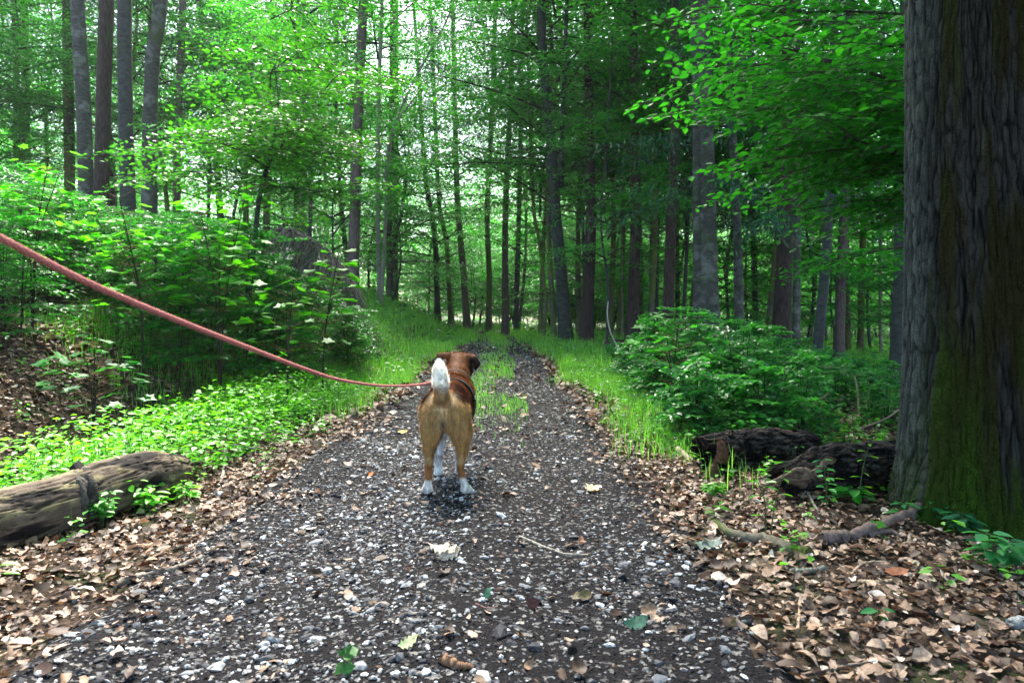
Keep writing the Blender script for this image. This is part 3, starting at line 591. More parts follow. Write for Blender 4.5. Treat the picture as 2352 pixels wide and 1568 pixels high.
U = [  # picture column, distance, template, scale
 (-20, 19, 2, 1.0), (-190, 16, 0, .9), (540, 19, 0, 1), (700, 17, 1, 1), (760, 16.5, 2, .9), (470, 22, 1, 1), (900, 21, 2, 1.0), (985, 27, 2, 1.1), (850, 26, 0, 1), (1100, 33, 0, 1.1), (1040, 36, 2, 1.1),
 (1240, 19, 3, 1), (1190, 25, 1, 1), (1330, 18.5, 3, 1.1), (1400, 24, 0, 1), (1420, 20, 3, 1.1), (1500, 21, 3, 1.1), (1580, 18, 3, 1.1), (1490, 16, 3, 1.15), (1680, 22, 1, 1), (1760, 16, 3, 1.2), (1860, 23, 1, 1), (1950, 17, 3, 1.1), (2050, 24, 0, 1), (2130, 15, 3, 1.1), (2250, 21, 1, 1),
 (330, 23, 0, 1), (250, 24, 1, 1), (120, 25, 3, 1), (20, 23, 0, 1), (560, 24, 3, 1), (650, 22, 0, .9), (-60, 22, 1, 1), (-220, 18, 3, 1), (1275, 16.6, 3, 1), (905, 19, 0, .8), (1400, 18, 3, 1.2), (1345, 18, 0, .85), (1560, 20, 0, .9), (1650, 18, 2, .9), (1720, 22, 0, 1), (1790, 17.5, 2, .9), (1850, 20, 0, 1), (1930, 18, 2, 1), (2000, 20, 0, .95), (2060, 15, 2, .8), (2120, 19, 0, 1), (1500, 24, 0, 1), (1620, 25, 2, 1.1), (1900, 25, 0, 1.1), (1760, 28, 2, 1.2), (2180, 16, 2, .9)]
g = random.Random(9)
for i in range(85):
    d = 19 + 36 * g.random()**.8; xv = -350 + 3050 * g.random()
    if 820 < xv < 1260 and d < 38: continue
    U.append((xv, d, g.randrange(4) if d > 26 else 3, .9 + .35 * g.random()))
for i, (xv, d, k, s) in enumerate(U):
    if i >= 52 and not free(xv, d): continue
    X = (xv - 1176) / FPX * d; reg = 'F' if d > 30 else 'L' if X < float(xc(d)) else 'R'
    zc, zr = zone(xv, d, 22, 34); kd = ('bushy-footed', 'mid-sized', 'short low-branched', 'tall high-crowned')[k]
    plant('u%d' % k, 'young_beech', '%s young beech, %s row, %s' % (kd, zr, zc), 'tree', LU[reg][1], TU[k], CU[k], X, d, i * 2.1, s)
for i in range(150):                                 # low bushy ones closing the view under the crowns
    d = 27 + 24 * g.random(); xv = -100 + 2500 * g.random() if i % 3 == 0 else (850 + 700 * g.random() if i % 3 == 1 else 1250 + 950 * g.random()); X = (xv - 1176) / FPX * d
    if abs(X - float(xc(d))) < 1.2 and d < 29: continue
    zc, zr = zone(xv, d, 34, 43)
    plant('u2', 'young_beech', 'low bushy beech, %s row, %s' % (zr, zc), 'tree', 'low bushy beeches far under the trunks', TU[2], CU[2], X, d, i * 1.3, .7 + .45 * g.random())
for i in range(24):                                 # taller trunks standing between them
    d = 17 + 38 * g.random(); xv = -250 + 2850 * g.random()
    if not free(xv, d) or (820 < xv < 1260 and d < 45): continue
    X = (xv - 1176) / FPX * d; L = X < float(xc(d))
    zc, zr = zone(xv, d, 27, 40)
    if g.random() < .5: plant('t%d' % (i % 3), 'beech_tree', '%s tall slender background beech, %s row, %s' % (('dark', 'grey', 'brown')[i % 3], zr, zc), 'tree', 'background beeches ' + ('left' if L else 'right'), TT[i % 3], CT[i % 2], X, d, i, .9 + .3 * g.random())
    else: plant('s%d' % (i % 2), 'spruce_tree', 'tall background spruce with %s bark, %s row, %s' % (('reddish', 'dark')[i % 2], zr, zc), 'tree', 'background spruces ' + ('left' if L else 'right'), TS[i % 2], CS[i % 2] if i % 4 else CSP, X, d, i, .9 + .3 * g.random())

# far mass of wood
def far_wood():
    mb = MB(); n = 240000; y = 48 + 34 * rng.random(n); x = (rng.random(n) * 2 - 1) * 75; zg = HZ(x, y)
    z = zg + 25 * rng.random(n)**1.1; k = (fbm(x * .35, y * .35, z * .45, 90) > .37 + .018 * np.maximum(0, z - zg - 13 - 6 * (x / y < -.28) + 14 * np.exp(-((x / y + .10) / .10)**2))); x, y, z = x[k], y[k], z[k]; n = len(x)
    leaves(mb, 'rhomb', np.stack([x, y, z], -1), hdir(n), up(n, .5), .28 + .25 * rng.random(n), greens(n, (.012, .11, .025), (.06, .27, .04)))
    tag(mb.build('far_woods', M_LEAF), 'green mass of distant woodland behind all the trunks', 'woods', kind='stuff')
far_wood()

# ------------------------------------------------------------------ saplings and bushes
def sapling(seed, h, nst=3, kind='rhomb', size=.06, ga=(.008, .085, .024), gb=(.045, .25, .022), rad=.45, dens=1.):
    random.seed(seed); c = Crown(kind=kind, size=size, ga=ga, gb=gb); st = MB(); ends = []
    for j in range(nst):
        a = random.random() * 2 * PI; l = random.random() * .28 * h; q = spline([(0, 0, -.05), (l * .3 * math.cos(a), l * .3 * math.sin(a), h * .4), (l * math.cos(a), l * math.sin(a), h * (.8 + .2 * random.random()))], 10)
        tube(st, q, np.linspace(.007, .0025, 10), 5, (.03, .025, .018)); m = int(12 * h * dens)
        for i in range(m):
            f = .18 + .82 * (i + random.random()) / m; p = q[min(9, int(f * 9.99))]
            c.spray(p, random.random() * 2 * PI, random.gauss(.15, .15), rad * (1.15 - .6 * f) * (.7 + .5 * random.random()), SB[3:5])
    return st.mesh('stem', [M_TWIG]), c
def sap_mesh(seed, h, **kw):
    st, c = sapling(seed, h, **kw); return st, c.mesh('foliage', 1, M_MAPLE if kw.get('kind') == 'maple' else M_LEAF)
SAP = [sap_mesh(500 + i, h, nst=n, kind=k, size=s, rad=r) for i, (h, n, k, s, r) in enumerate(((1.3, 3, 'ovate', .052, .62), (1.7, 3, 'ovate', .055, .7), (1.0, 4, 'ovate', .05, .55), (.8, 4, 'ovate', .046, .55), (1.5, 3, 'ovate', .058, .7)))]
SAPR = [sap_mesh(520 + i, h, nst=n, kind='ovate', size=s, rad=r, ga=(.012, .10, .028), gb=(.06, .28, .045)) for i, (h, n, s, r) in enumerate(((.8, 4, .05, .42), (.55, 5, .045, .4), (1.15, 4, .058, .5)))]
def bush(key, name, label, cat, group, pair, X, Y, rz, s):
    loc = (X, Y, H(X, Y))
    if key in protos: o = clone(protos[key], loc, rz, s)
    else:
        o = thing(name, label, cat, loc, None, rz, s); put(pair[0], 'stem', o); put(pair[1], 'foliage', o); protos[key] = o
    return tag(o, label, cat, group)
SAPH = (1.4, 1.8, 1.1, .95, 1.65)
g = random.Random(21); cnt = 0; pl = []; tries = 0
while cnt < 112 and tries < 6000:
    tries += 1
    Y = 3.9 + 9.5 * g.random(); s_ = .25 + (4.6 if Y > 5 else 3.2) * g.random(); X = float(xfoot(Y)) - s_
    xv = 1176 + X / Y * FPX
    if xv < -160 or (Y < 5.6 and s_ < .9 and xv < 330) or any((X - a)**2 + (Y - b)**2 < .16 for a, b in pl): continue
    if Y > 9.5 and s_ < 1.0: continue
    k = g.randrange(5); sc_ = .75 + .45 * g.random()
    zt = CZ - (np.interp(xv, [0, 150, 250, 420, 560, 640, 750, 820, 900], [350, 410, 465, 480, 500, 600, 635, 700, 745]) - HOR) / FPX * Y
    sc_ = min(sc_, (zt - H(X, Y)) / SAPH[k])
    if Y < 5.5: sc_ *= .8
    if sc_ < .3: continue
    pl.append((X, Y))
    bush('l%d' % k, 'sapling', '%s leafy bank sapling, %s row, %s' % (('knee-high' if sc_ * SAPH[k] < .75 else 'waist-high' if sc_ * SAPH[k] < 1.15 else 'chest-high'), 'front' if Y < 6 else 'second' if Y < 8 else 'third' if Y < 10.5 else 'rear', 'at the left edge' if xv < 180 else 'left of the leash middle' if xv < 360 else 'above the leash middle' if xv < 520 else 'under the forked beech' if xv < 680 else 'by the dead spruce'), 'shrub', 'saplings on the left bank', SAP[k], X, Y, g.random() * 6, sc_); cnt += 1
cnt = 0; tries = 0
while cnt < 160:
    Y = 4.2 + 7.5 * g.random(); r_ = .45 + .09 * (Y - 4) + 5.5 * g.random()**1.3; X = float(xc(Y) + hw(Y)) + r_
    xv = 1176 + X / Y * FPX
    if xv > 2350: continue
    k = 1 if r_ < 1.0 else g.randrange(3); zt = CZ - (np.interp(xv, [1230, 1350, 1440, 1530, 1700, 1850, 2000, 2150], [805, 800, 775, 738, 750, 800, 825, 845]) - HOR) / FPX * Y
    fit = (zt - H(X, Y)) / (.95, .68, 1.15)[k]
    tries += 1
    if fit < .4:
        if tries > 5000: break
        continue
    bush('r%d' % k, 'bush', '%s dark green bush, %s row, %s' % (('ankle-high', 'knee-high', 'thigh-high')[min(2, int(fit * 1.6))], 'front' if Y < 6 else 'middle' if Y < 8.5 else 'back', 'on the right verge' if xv < 1420 else 'under the grey double beech' if xv < 1640 else 'behind the first rotten log' if xv < 1850 else 'behind the second rotten log' if xv < 2080 else 'behind the oak'), 'shrub', 'bushes along the right verge', SAPR[k], X, Y, g.random() * 6, min(fit * (.6 + .65 * g.random()), (.6 if r_ < 1 or Y < 5 else .8) + .35 * g.random())); cnt += 1
# bright maple saplings standing out of the thicket
def maple(label, xv, ytop, d, n=2, k=.11, seed=0, ga=(.05, .27, .012), gb=(.12, .42, .015)):
    X = (xv - 1176) / FPX * d; b = A(X, d, H(X, d)); h = CZ - (ytop - HOR) / FPX * d - b[2]; t = thing('maple_sapling', label, 'sapling', tuple(b)); g = random.Random(seed)
    st, fo = MB(), MB()
    for j in range(n):
        a = g.random() * 6.3; l = .12 * h; q = spline([(0, 0, -.05), (l * .2 * math.cos(a), l * .2 * math.sin(a), h * .5), (l * math.cos(a), l * math.sin(a), h * (1 - .12 * j))], 12)
        tube(st, q, np.linspace(.009, .003, 12), 6, (.03, .024, .018)); az = g.random() * 6
        for i in range(int(h / .13)):
            f = .35 + .65 * (i + .5) / int(h / .13); p = q[min(11, int(f * 11.99))]; az += PI / 2
            for q2 in (0, PI):
                L = (.16 + .2 * (1 - f)) * (.8 + .4 * g.random()); dd = A(math.cos(az + q2), math.sin(az + q2), .35); e = p + dd * L
                tube(st, np.array([p, p + dd * L * .5, e]), A(.003, .002, .0015), 4, (.10, .06, .02))
                m = 1 if g.random() < .5 else 3
                for w in range(m):
                    a3 = az + q2 + (w - (m - 1) / 2) * 1.0; leaves(fo, 'maple', (e + A(0, 0, .01 * w))[None], A((math.cos(a3), math.sin(a3), -.25 + .2 * g.random()))[None], up(1, .25), k * (.8 + .5 * g.random()), greens(1, ga, gb))
    put(st.mesh('stem', [M_TWIG]), 'stem', t); put(fo.mesh('foliage', [M_MAPLE]), 'foliage', t)
maple('bright lime maple sapling, tallest in the bank thicket, left of the forked beech', 505, 425, 5.6, 3, .10, 1)
maple('lime maple sapling below the dead spruce boughs', 740, 590, 6.2, 2, .09, 2)
maple('small lime maple sapling low on the bank above the leash', 660, 640, 5.6, 2, .085, 3)
maple('maple sapling at the left picture edge of the thicket', 75, 345, 5.2, 3, .08, 4, (.04, .22, .015), (.12, .4, .02))
maple('maple sapling in the middle of the left thicket over the leash', 330, 460, 5.4, 3, .08, 5, (.04, .22, .015), (.12, .4, .02))
maple('broad-leaved maple sapling topping the right verge bush', 1545, 745, 5.2, 3, .08, 6, (.02, .15, .02), (.05, .28, .02))
maple('maple seedling on the bank, low and dark-leaved', 215, 800, 4.3, 3, .08, 7, (.015, .11, .025), (.04, .2, .03))

# ------------------------------------------------------------------ dead spruce boughs arching down at the bank end
def dead_boughs():
    d = 10.5; b = P(760, 720, d); b[2] = H(b[0], b[1]); t = thing('dead_spruce', 'fallen dead spruce with drooping grey-beige twigs at the bank end', 'dead tree', tuple(b)); br, tw = MB(), MB()
    for pts in (((560, 620, .5), (640, 530, .3), (700, 545, .1), (760, 590, 0), (800, 640, -.1)), ((640, 640, .2), (700, 600, 0), (760, 605, -.2), (800, 650, -.3), (820, 715, -.4)), ((600, 640, .6), (660, 600, .4), (720, 640, .2), (770, 700, .1))):
        q = spline([P(x_, y_, d + dy) - b for x_, y_, dy in pts], 60); tube(br, q, np.linspace(.035, .012, 60), 8, (.12, .10, .085), rough=.1)
        n = 1500; o = q[rng.integers(2, 60, n)] + rng.normal(0, .03, (n, 3)); a = rng.random(n) * 2 * PI; L = .12 + .5 * rng.random(n)
        e = o + np.stack([np.cos(a) * L * .55, np.sin(a) * L * .55, -L * (.5 + .7 * rng.random(n))], -1); m = (o + e) / 2 + A(0, 0, 1) * (L * .12)[:, None]
        c = np.repeat(A(.03, .025, .02) + rng.random((n, 1))**1.5 * A(.36, .32, .26), 9, 0)
        tubes(tw, np.stack([o, m, e], 1), np.broadcast_to(A(.004, .0028, .0015), (n, 3)), c)
    put(br.mesh('boughs', [M_TWIG]), 'boughs', t); put(tw.mesh('twigs', [M_TWIG]), 'twigs', t)
dead_boughs()

# ------------------------------------------------------------------ giant oak
def oak():
    b = A(2.04, 2.98, 0); b[2] = H(b[0], b[1]) - .12; t = thing('oak_tree', 'giant mossy oak trunk with deeply furrowed bark at the right edge', 'tree', tuple(b))
    nz, na = 700, 720; z = np.linspace(0, 1, nz)[:, None]**1.15 * 9.0; a = (np.arange(na) / na * 2 * PI)[None]
    R0 = .228 - .004 * z + .10 * np.exp(-z / .28) + .05 * np.exp(-z / 1.2)
    R0 = R0 + .11 * np.exp(-z / .24) * np.maximum(0, np.cos(a * 5 + 1.2 + .6 * np.sin(a)))**2 + .02 * np.sin(2 * a + 1 + .5 * z)
    zz = z + 0 * a; cx, cy = np.cos(a) * 1.0 + 0 * z, np.sin(a) + 0 * z
    warp = (fbm(cx * 3, cy * 3, zz * 1.6, 11, 3) - .5) * .55
    ar = np.arctan2(cy, cx) + warp * .35
    a1 = .5 * (fbm(cx * 6, cy * 6, zz * 7, 21, 2) - .5); ar2 = ar + a1 * .12; r1 = np.abs(vn(np.cos(ar2) * 13, np.sin(ar2) * 13, zz * 6.5, 12) * 2 - 1); r2 = np.abs(vn(np.cos(ar2) * 24, np.sin(ar2) * 24, zz * 15, 14) * 2 - 1)
    h = np.clip(r1 * 4.5, 0, 1) * .55 + np.clip(r2 * 3.2, 0, 1) * .45
    cr = np.abs(fbm(cx * 9, cy * 9, zz * 9, 19, 3) * 2 - 1)
    Rr = R0 + .019 * h + .006 * cr + .03 * (fbm(cx * 2, cy * 2, zz * .7, 15) - .5)
    lean = -.012 * zz
    V = np.stack([Rr * np.cos(a) + lean, Rr * np.sin(a) + 0 * zz, zz], -1)
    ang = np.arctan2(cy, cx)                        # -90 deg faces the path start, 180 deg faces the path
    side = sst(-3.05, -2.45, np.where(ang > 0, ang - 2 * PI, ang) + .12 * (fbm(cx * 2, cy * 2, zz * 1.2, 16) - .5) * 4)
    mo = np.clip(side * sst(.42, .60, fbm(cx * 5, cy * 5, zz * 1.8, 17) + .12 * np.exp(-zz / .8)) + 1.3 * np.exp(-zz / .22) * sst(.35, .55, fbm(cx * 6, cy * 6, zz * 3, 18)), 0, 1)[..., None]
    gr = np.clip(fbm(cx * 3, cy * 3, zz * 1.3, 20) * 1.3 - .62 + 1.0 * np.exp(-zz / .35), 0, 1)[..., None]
    h_ = h[..., None]**1.6; bark = A(.004, .0035, .0035) * (1 - h_) + (A(.070, .080, .070) * (1 - side[..., None]) + A(.036, .034, .030) * side[..., None]) * h_ * (.6 + .8 * cr[..., None])  # bark paler on the left strip: light on that side put into the colour
    moss = A(.017, .0145, .004) * (1 - gr) + A(.030, .085, .005) * gr
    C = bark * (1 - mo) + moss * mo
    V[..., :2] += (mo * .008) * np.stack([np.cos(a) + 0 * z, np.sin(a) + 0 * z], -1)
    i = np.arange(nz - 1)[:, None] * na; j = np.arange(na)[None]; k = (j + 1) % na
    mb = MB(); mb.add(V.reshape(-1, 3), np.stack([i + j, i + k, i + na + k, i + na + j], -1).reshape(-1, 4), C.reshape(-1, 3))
    put(mb.mesh('trunk', [m_attr('oak bark', .95, .08, 120, .45, .6, .006)]), 'trunk', t)
    # moss tufts
    N = 60000; pz = rng.integers(0, int(nz * .55), N * 4); pa = rng.integers(0, na, N * 4); keep = rng.random(N * 4) < mo[pz, pa, 0]**1.5 * (.35 + .65 * np.exp(-zz[pz, pa] / 1.0)); pz, pa = pz[keep][:N], pa[keep][:N]; n = len(pz)
    o = V[pz, pa]; nr = np.stack([np.cos(a[0, pa]), np.sin(a[0, pa]), rng.normal(-.2, .5, n)], -1) + rng.normal(0, .5, (n, 3)); nr = unit(nr)
    L = .004 + .009 * rng.random(n) + .006 * gr[pz, pa, 0]; mb = MB()
    leaves(mb, 'rhomb', o - nr * .002, nr, rng.normal(0, 1, (n, 3)), L, (moss[pz, pa] * (.7 + 1.1 * rng.random((n, 1)))), wide=.7)
    put(mb.mesh('moss', [m_leaf('moss', .25, .7, .2, (1.5, 1.4, .6))]), 'moss', t)
    # forked second stem fused behind on the right
    q = spline([(.42, .12, -.1), (.41, .10, .6), (.40, .12, 2.5), (.55, .2, 6), (.7, .3, 9)], 120); mb = MB()
    tube(mb, q, .17 + .1 * np.exp(-np.linspace(0, 20, 120)), 90, (.055, .042, .034), rough=.13, seed=4, fr=14, cap=True); put(mb.mesh('second_stem', [m_attr('oak bark side', .95, .15, 30, .6, .8, .02, (1.6, 1.6, .5))]), 'second_stem', t)
    random.seed(5); c = Crown(size=.12)
    for i2 in range(20):
        f = (i2 + .5) / 20; c.limb(A(0, 0, 5.2 + 4.8 * f), i2 * 2.4, .25 + .3 * random.random(), 4.2 - 1.8 * f, 9, 1.7, .09)
    put(c.mesh('crown'), 'crown', t)  # unseen crown, made large and dense to shade the right side
oak()

# beech behind the oak whose low boughs hang into the picture's upper right corner
def overhang():
    b = A(3.55, 4.9, 0); b[2] = H(b[0], b[1]); t = thing('beech_tree', 'beech behind the oak whose leafy boughs fill the upper right', 'tree', tuple(b)); random.seed(8)
    mb = MB(); tube(mb, spline([(0, 0, -.2), (.02, 0, 2), (-.05, .1, 5), (0, .1, 9)], 40), np.linspace(.12, .06, 40), 14, rough=.08, seed=3); put(mb.mesh('trunk', [M_BEECHD]), 'trunk', t)
    c = Crown(kind='ovate', size=.062, ga=(.008, .085, .012), gb=(.03, .21, .014))
    for tip, n, k in ((P(1610, 60, 4.0), 9, .75), (P(1650, 190, 4.4), 9, .75), (P(1740, 250, 4.2), 8, .7), (P(1800, 130, 5.0), 9, .8), (P(1720, -60, 4.6), 9, .8), (P(1900, 300, 4.6), 8, .7), (P(1960, 400, 5.2), 7, .7), (P(1880, 20, 3.6), 8, .7), (P(2000, 180, 3.8), 7, .7), (P(1680, 110, 6.0), 10, .9), (P(1850, 230, 6.2), 10, .9), (P(1960, 330, 6.6), 9, .9), (P(1900, 590, 8.4), 7, .8), (P(1780, -200, 5.0), 10, .9), (P(1950, -150, 6.0), 10, .9)):
        o = A(0, .05, tip[2] - b[2] - .25 - .3 * random.random()); v = tip - b - o; L = float(np.linalg.norm(v)) - .5; az = math.atan2(v[1], v[0])
        c.limb(o, az, math.asin(v[2] / np.linalg.norm(v)) + .1, L, n + 3, k, .02, .12)
    put(c.mesh('crown', 1., m_leaf('matt beech leaf', .5, .55, .18)), 'crown', t)  # rougher, less glossy leaf material for the hanging boughs
    for j, (x_, y_, l_) in enumerate(((2.9, -1.6, 'unseen tall beech behind the viewpoint on its right, added to shade the foreground'), (-2.9, -2.4, 'unseen tall beech behind the viewpoint on its left, added to shade the foreground'), (.6, -6.5, 'unseen tall beech far behind the viewpoint, added for shade'))):  # beeches out of view, added so their crowns darken the foreground
        t2 = thing('beech_tree', l_, 'tree', (x_, y_, H(x_, y_)), None, j * 2., 1); put(TT[1], 'trunk', t2); random.seed(60 + j); c = Crown(size=.12)
        for i2 in range(16):
            f = (i2 + .5) / 16; c.limb(A(0, 0, 6 + 6 * f), i2 * 2.4, .2 + .3 * random.random(), 4.4 - 2 * f, 9, 1.6, .07)
        put(c.mesh('crown'), 'crown', t2)
overhang()

# ------------------------------------------------------------------ fallen logs
M_LOGP = m_attr('weathered log', .9, .12, 22, .55, .7, .012); M_LOGD = m_attr('rotten dark log', .85, .12, 30, .6, .9, .02, (2, 2, 2))
def log(name, label, pts, rad, colfn, m, rough=.12, n=110, sides=72, seed=0, fr=5, parent=None, ragged=0):
    pts = np.asarray(pts, float); b = A(*pts[0]) if parent is None else A(0, 0, 0)
    t = thing(name, label, 'log', tuple(b)) if parent is None else parent
    q = spline(pts - b, n); r = np.interp(np.linspace(0, 1, n), np.linspace(0, 1, len(rad)), rad); e = np.minimum(np.arange(n), np.arange(n)[::-1]); r = r * np.clip(.80 + e * (14. / n), 0, 1)
    mb = MB(); tube(mb, q, r, sides, rough=rough, seed=seed, fr=fr)
    V = mb.V[0].copy()
    if ragged:
        V = V.reshape(n, sides, 3)
        for k in range(max(6, n // 30)):
            jj = (vn(np.arange(sides) * .35, k, 0, seed) - .5) * ragged
            V[k] += (q[0] - q[4]) / np.linalg.norm(q[0] - q[4]) * jj[:, None]; V[-1 - k] += (q[-1] - q[-5]) / np.linalg.norm(q[-1] - q[-5]) * jj[:, None]
        V = V.reshape(-1, 3); mb.V[0] = V
    W = V + b; tg, ag = np.repeat(np.linspace(0, 1, n), sides), np.tile(np.arange(sides) / sides * 2 * PI, n); mb.C[0], dsp = colfn(W, tg, ag); ctr = np.repeat(q, sides, 0); mb.V[0] = V + (V - ctr) * dsp; o = put(mb.mesh('log_wood' if parent is None else name, [m]), 'log_wood' if parent is None else name, t); return t, b
def c_pale(W, t, a):
    ca, sa = np.cos(a) * 1.0, np.sin(a) * 1.0; cx, cy, tz = (v[:, None] for v in (ca, sa, t * 12))
    gr = fbm(cx * 14, cy * 14, tz * 1.3, 33, 4); pt = fbm(cx * 1.6, cy * 1.6, tz * .55, 34, 4); pt2 = fbm(cx * 3, cy * 3, tz * 1.6, 35, 4); ck = np.abs(fbm(cx * 7, cy * 7, tz * .5, 36, 3) * 2 - 1)
    c = A(.11, .08, .065) * (1 - gr) + A(.30, .235, .17) * gr; c = c * (1 - sst(.54, .62, pt2)) + A(.36, .30, .17) * sst(.54, .62, pt2) * (.6 + .6 * gr)
    dk = sst(.54, .44, pt); c = c * (1 - dk) + A(.03, .024, .024) * dk; crk = sst(.035, .0, ck); c = c * (1 - .85 * crk) * .56; return c, .05 * (gr - .5) - .06 * crk - .05 * dk
def c_dark(W, t, a):
    cx, cy, tz = (v[:, None] for v in (np.cos(a), np.sin(a), t * 8)); gr = fbm(cx * 9, cy * 9, tz * 1.6, 41, 5); pl = fbm(cx * 2.5, cy * 2.5, tz * 1.5, 42, 4); ck = np.abs(fbm(cx * 4, cy * 4, tz * 2, 43, 4) * 2 - 1)
    c = A(.007, .006, .006) + A(.10, .085, .078) * sst(.45, .75, gr) + A(.10, .06, .035) * sst(.60, .70, pl) * gr; crk = sst(.08, 0, ck); return c * (1 - .8 * crk) * .6, .12 * (gr - .5) + .10 * sst(.48, .55, pl) - .10 * crk
gl = lambda x, y, dz: (x, y, H(x, y) + dz)
lt, lb = log('fallen_log', 'pale weathered log lying beside the bright green patch at left', [gl(-2.45, 1.75, .09), gl(-2.02, 2.1, .095), gl(-1.75, 2.52, .10), gl(-1.63, 2.95, .12), gl(-1.57, 3.22, .10)], (.12, .115, .11, .118, .115, .07), c_pale, M_LOGP, .14, 420, 220, 3, 5, None, .05)
h0_ = H(-1.66, 2.68); mb = MB(); q = spline([A(-1.71, 2.72, h0_ + .195) - lb, A(-1.655, 2.66, h0_ + .20) - lb, A(-1.60, 2.61, h0_ + .15) - lb, A(-1.585, 2.60, h0_ + .06) - lb], 16)
tube(mb, q - A(.012, 0, .012), A(.012, .02, .026, .03, .03, .026, .024, .028, .03, .03, .026, .022, .02, .022, .018, .008), 40, (.04, .037, .033), rough=.75, seed=8, fr=40)
tube(mb, q[3:] + A(-.022, -.03, 0), A(.006, .014, .018, .014, .018, .02, .018, .014, .012, .014, .01, .008, .004), 30, (.07, .065, .058), rough=.8, seed=9, fr=50); tube(mb, q[:9] + A(-.035, .01, .012), np.linspace(.02, .008, 9), 30, (.012, .01, .01), rough=.9, seed=10, fr=50); put(mb.mesh('bark_strip', [M_LOGD]), 'bark_strip', lt)
p0, p1 = G(1640, 1088), G(1850, 1080)
lt, lb = log('rotten_log', 'rotten black log with a broken stump end left of the oak', [p0 + A(0, .08, .10), p0 * .5 + p1 * .5 + A(0, .1, .105), p1 + A(.05, .14, .10)], (.085, .096, .095, .085), c_dark, M_LOGD, .16, 300, 200, 6, 6, None, .16)
mb = MB(); o = p0 - lb; tube(mb, spline([o + A(.03, -.02, .06), o + A(.035, -.02, .13), o + A(.02, -.01, .18)], 8), np.linspace(.034, .010, 8), 14, (.09, .045, .025), rough=.6, seed=2, fr=25)
tube(mb, spline([o + A(-.03, -.04, -.08), o + A(-.02, -.055, 0), o + A(-.01, -.05, .07)], 8), (.02, .04, .045, .04, .035, .03, .02, .01), 14, (.10, .065, .03), rough=.8, seed=3, fr=22); put(mb.mesh('broken_end', [M_LOGD]), 'broken_end', lt)
p0, p1 = G(1850, 1140), G(2075, 1130)
lt, lb = log('rotten_log', 'second black mouldering log, nearest the oak root', [p0 + A(-.05, .03, .08), p0 + A(.12, .05, .12), p0 * .5 + p1 * .5 + A(0, .04, .12), p1 + A(.05, .08, .13)], (.07, .096, .10, .095), c_dark, M_LOGD, .18, 300, 200, 9, 6, None, .18)
mb = MB(); o = p0 - lb
for k in range(7): tube(mb, spline([o + A(-.02 + .02 * k, -.03, .06 + .02 * k), o + A(-.12 + .03 * k, -.05, .09 + .02 * (k % 3)), o + A(-.24 + .04 * k, -.06, .05 + .012 * k)], 7), np.linspace(.022, .003, 7), 7, (.13, .09, .065), rough=.6, seed=k, fr=30)
put(mb.mesh('splinters', [M_LOGD]), 'splinters', lt)

# ------------------------------------------------------------------ sticks on the ground
def stick(label, pv, r0, r1, col=(.16, .125, .10), lift=None, name='stick', moss=False, rough=.22, sides=10, cat='stick', extra=()):
    pts = [G(x_, y_) for x_, y_ in pv]; lift = lift or [0] * len(pts)
    pts = [p + A(0, 0, r0 * .75 + l) for p, l in zip(pts, lift)]; b = pts[0].copy(); mb = MB()
    q = spline([p - b for p in pts], 40) + rng.normal(0, r0 * .12, (40, 3)); rr = np.linspace(r0, r1, 40) * (.93 + .14 * rng.random(40)); tube(mb, q, rr, sides, rough=rough, seed=len(label), fr=14)
    W = mb.V[0] + b; f = fbm(W[:, 0] * 30, W[:, 1] * 30, W[:, 2] * 30, 7, 3)[:, None]; c = A(*col) * (.5 + 1.0 * f)
    if moss: m_ = (sst(.47, .60, fbm(W[:, 0] * 9, W[:, 1] * 9, W[:, 2] * 9, 12, 2)) * sst(-.3, .3, (W[:, 2] - np.repeat(q[:, 2] + b[2], sides)) / r0))[:, None]; c = c * (1 - m_) + A(.04, .065, .008) * m_
    mb.C[0] = c
    for ex in extra:
        e = [G(x_, y_) + A(0, 0, r1 + l) - b for x_, y_, l in ex]; tube(mb, spline(e, 14), np.linspace(r1 * 1.1, r1 * .5, 14), 7, np.array(col), rough=rough, seed=3, fr=20)
    return tag(put(mb.mesh(name, [m_attr_stick]), name, None, tuple(b)), label, cat)
m_attr_stick = m_attr('stick bark', .85, .25, 70, .5, .7, .004)
stick('bent grey stick beside the bright green patch', [(588, 1041), (524, 1043), (516, 1075), (512, 1100), (500, 1120)], .009, .008, (.25, .22, .19), [.02, .035, .02, .01, 0])
stick('thick lichen-grey stick on the leaves, lower left', [(266, 1350), (330, 1330), (400, 1312), (466, 1288)], .0125, .008, (.17, .14, .115))
stick('short pale broken stick among leaves below the pale log', [(283, 1263), (330, 1257), (391, 1250)], .007, .006, (.36, .27, .21))
stick('speckled lichen twig lying on the gravel right of the dog', [(1193, 1238), (1225, 1249), (1261, 1263), (1300, 1276), (1357, 1281)], .0055, .005, (.30, .27, .22))
stick('curved mossy branch at the right path edge', [(1626, 1181), (1640, 1208), (1668, 1230), (1704, 1245), (1761, 1252), (1811, 1267), (1861, 1288)], .017, .024, (.14, .12, .085), None, 'branch', True, .25, 16, 'branch')
stick('dark split branch propped against the oak foot', [(1889, 1256), (1930, 1250), (1971, 1244), (2053, 1225), (2134, 1200)], .027, .012, (.12, .085, .075), [0, .004, .01, .03, .07], 'branch', False, .3, 18, 'branch', (((1990, 1246, .01), (2040, 1236, .012), (2075, 1246, .004)),))
stick('slim dark stick standing in leaves below the second black log', [(1855, 1151), (1882, 1185), (1925, 1210)], .006, .004, (.18, .15, .13), [.03, .01, 0])
stick('grey-green lichen stick below the mossy branch', [(1797, 1291), (1818, 1316), (1855, 1318), (1893, 1313)], .011, .009, (.17, .17, .14))
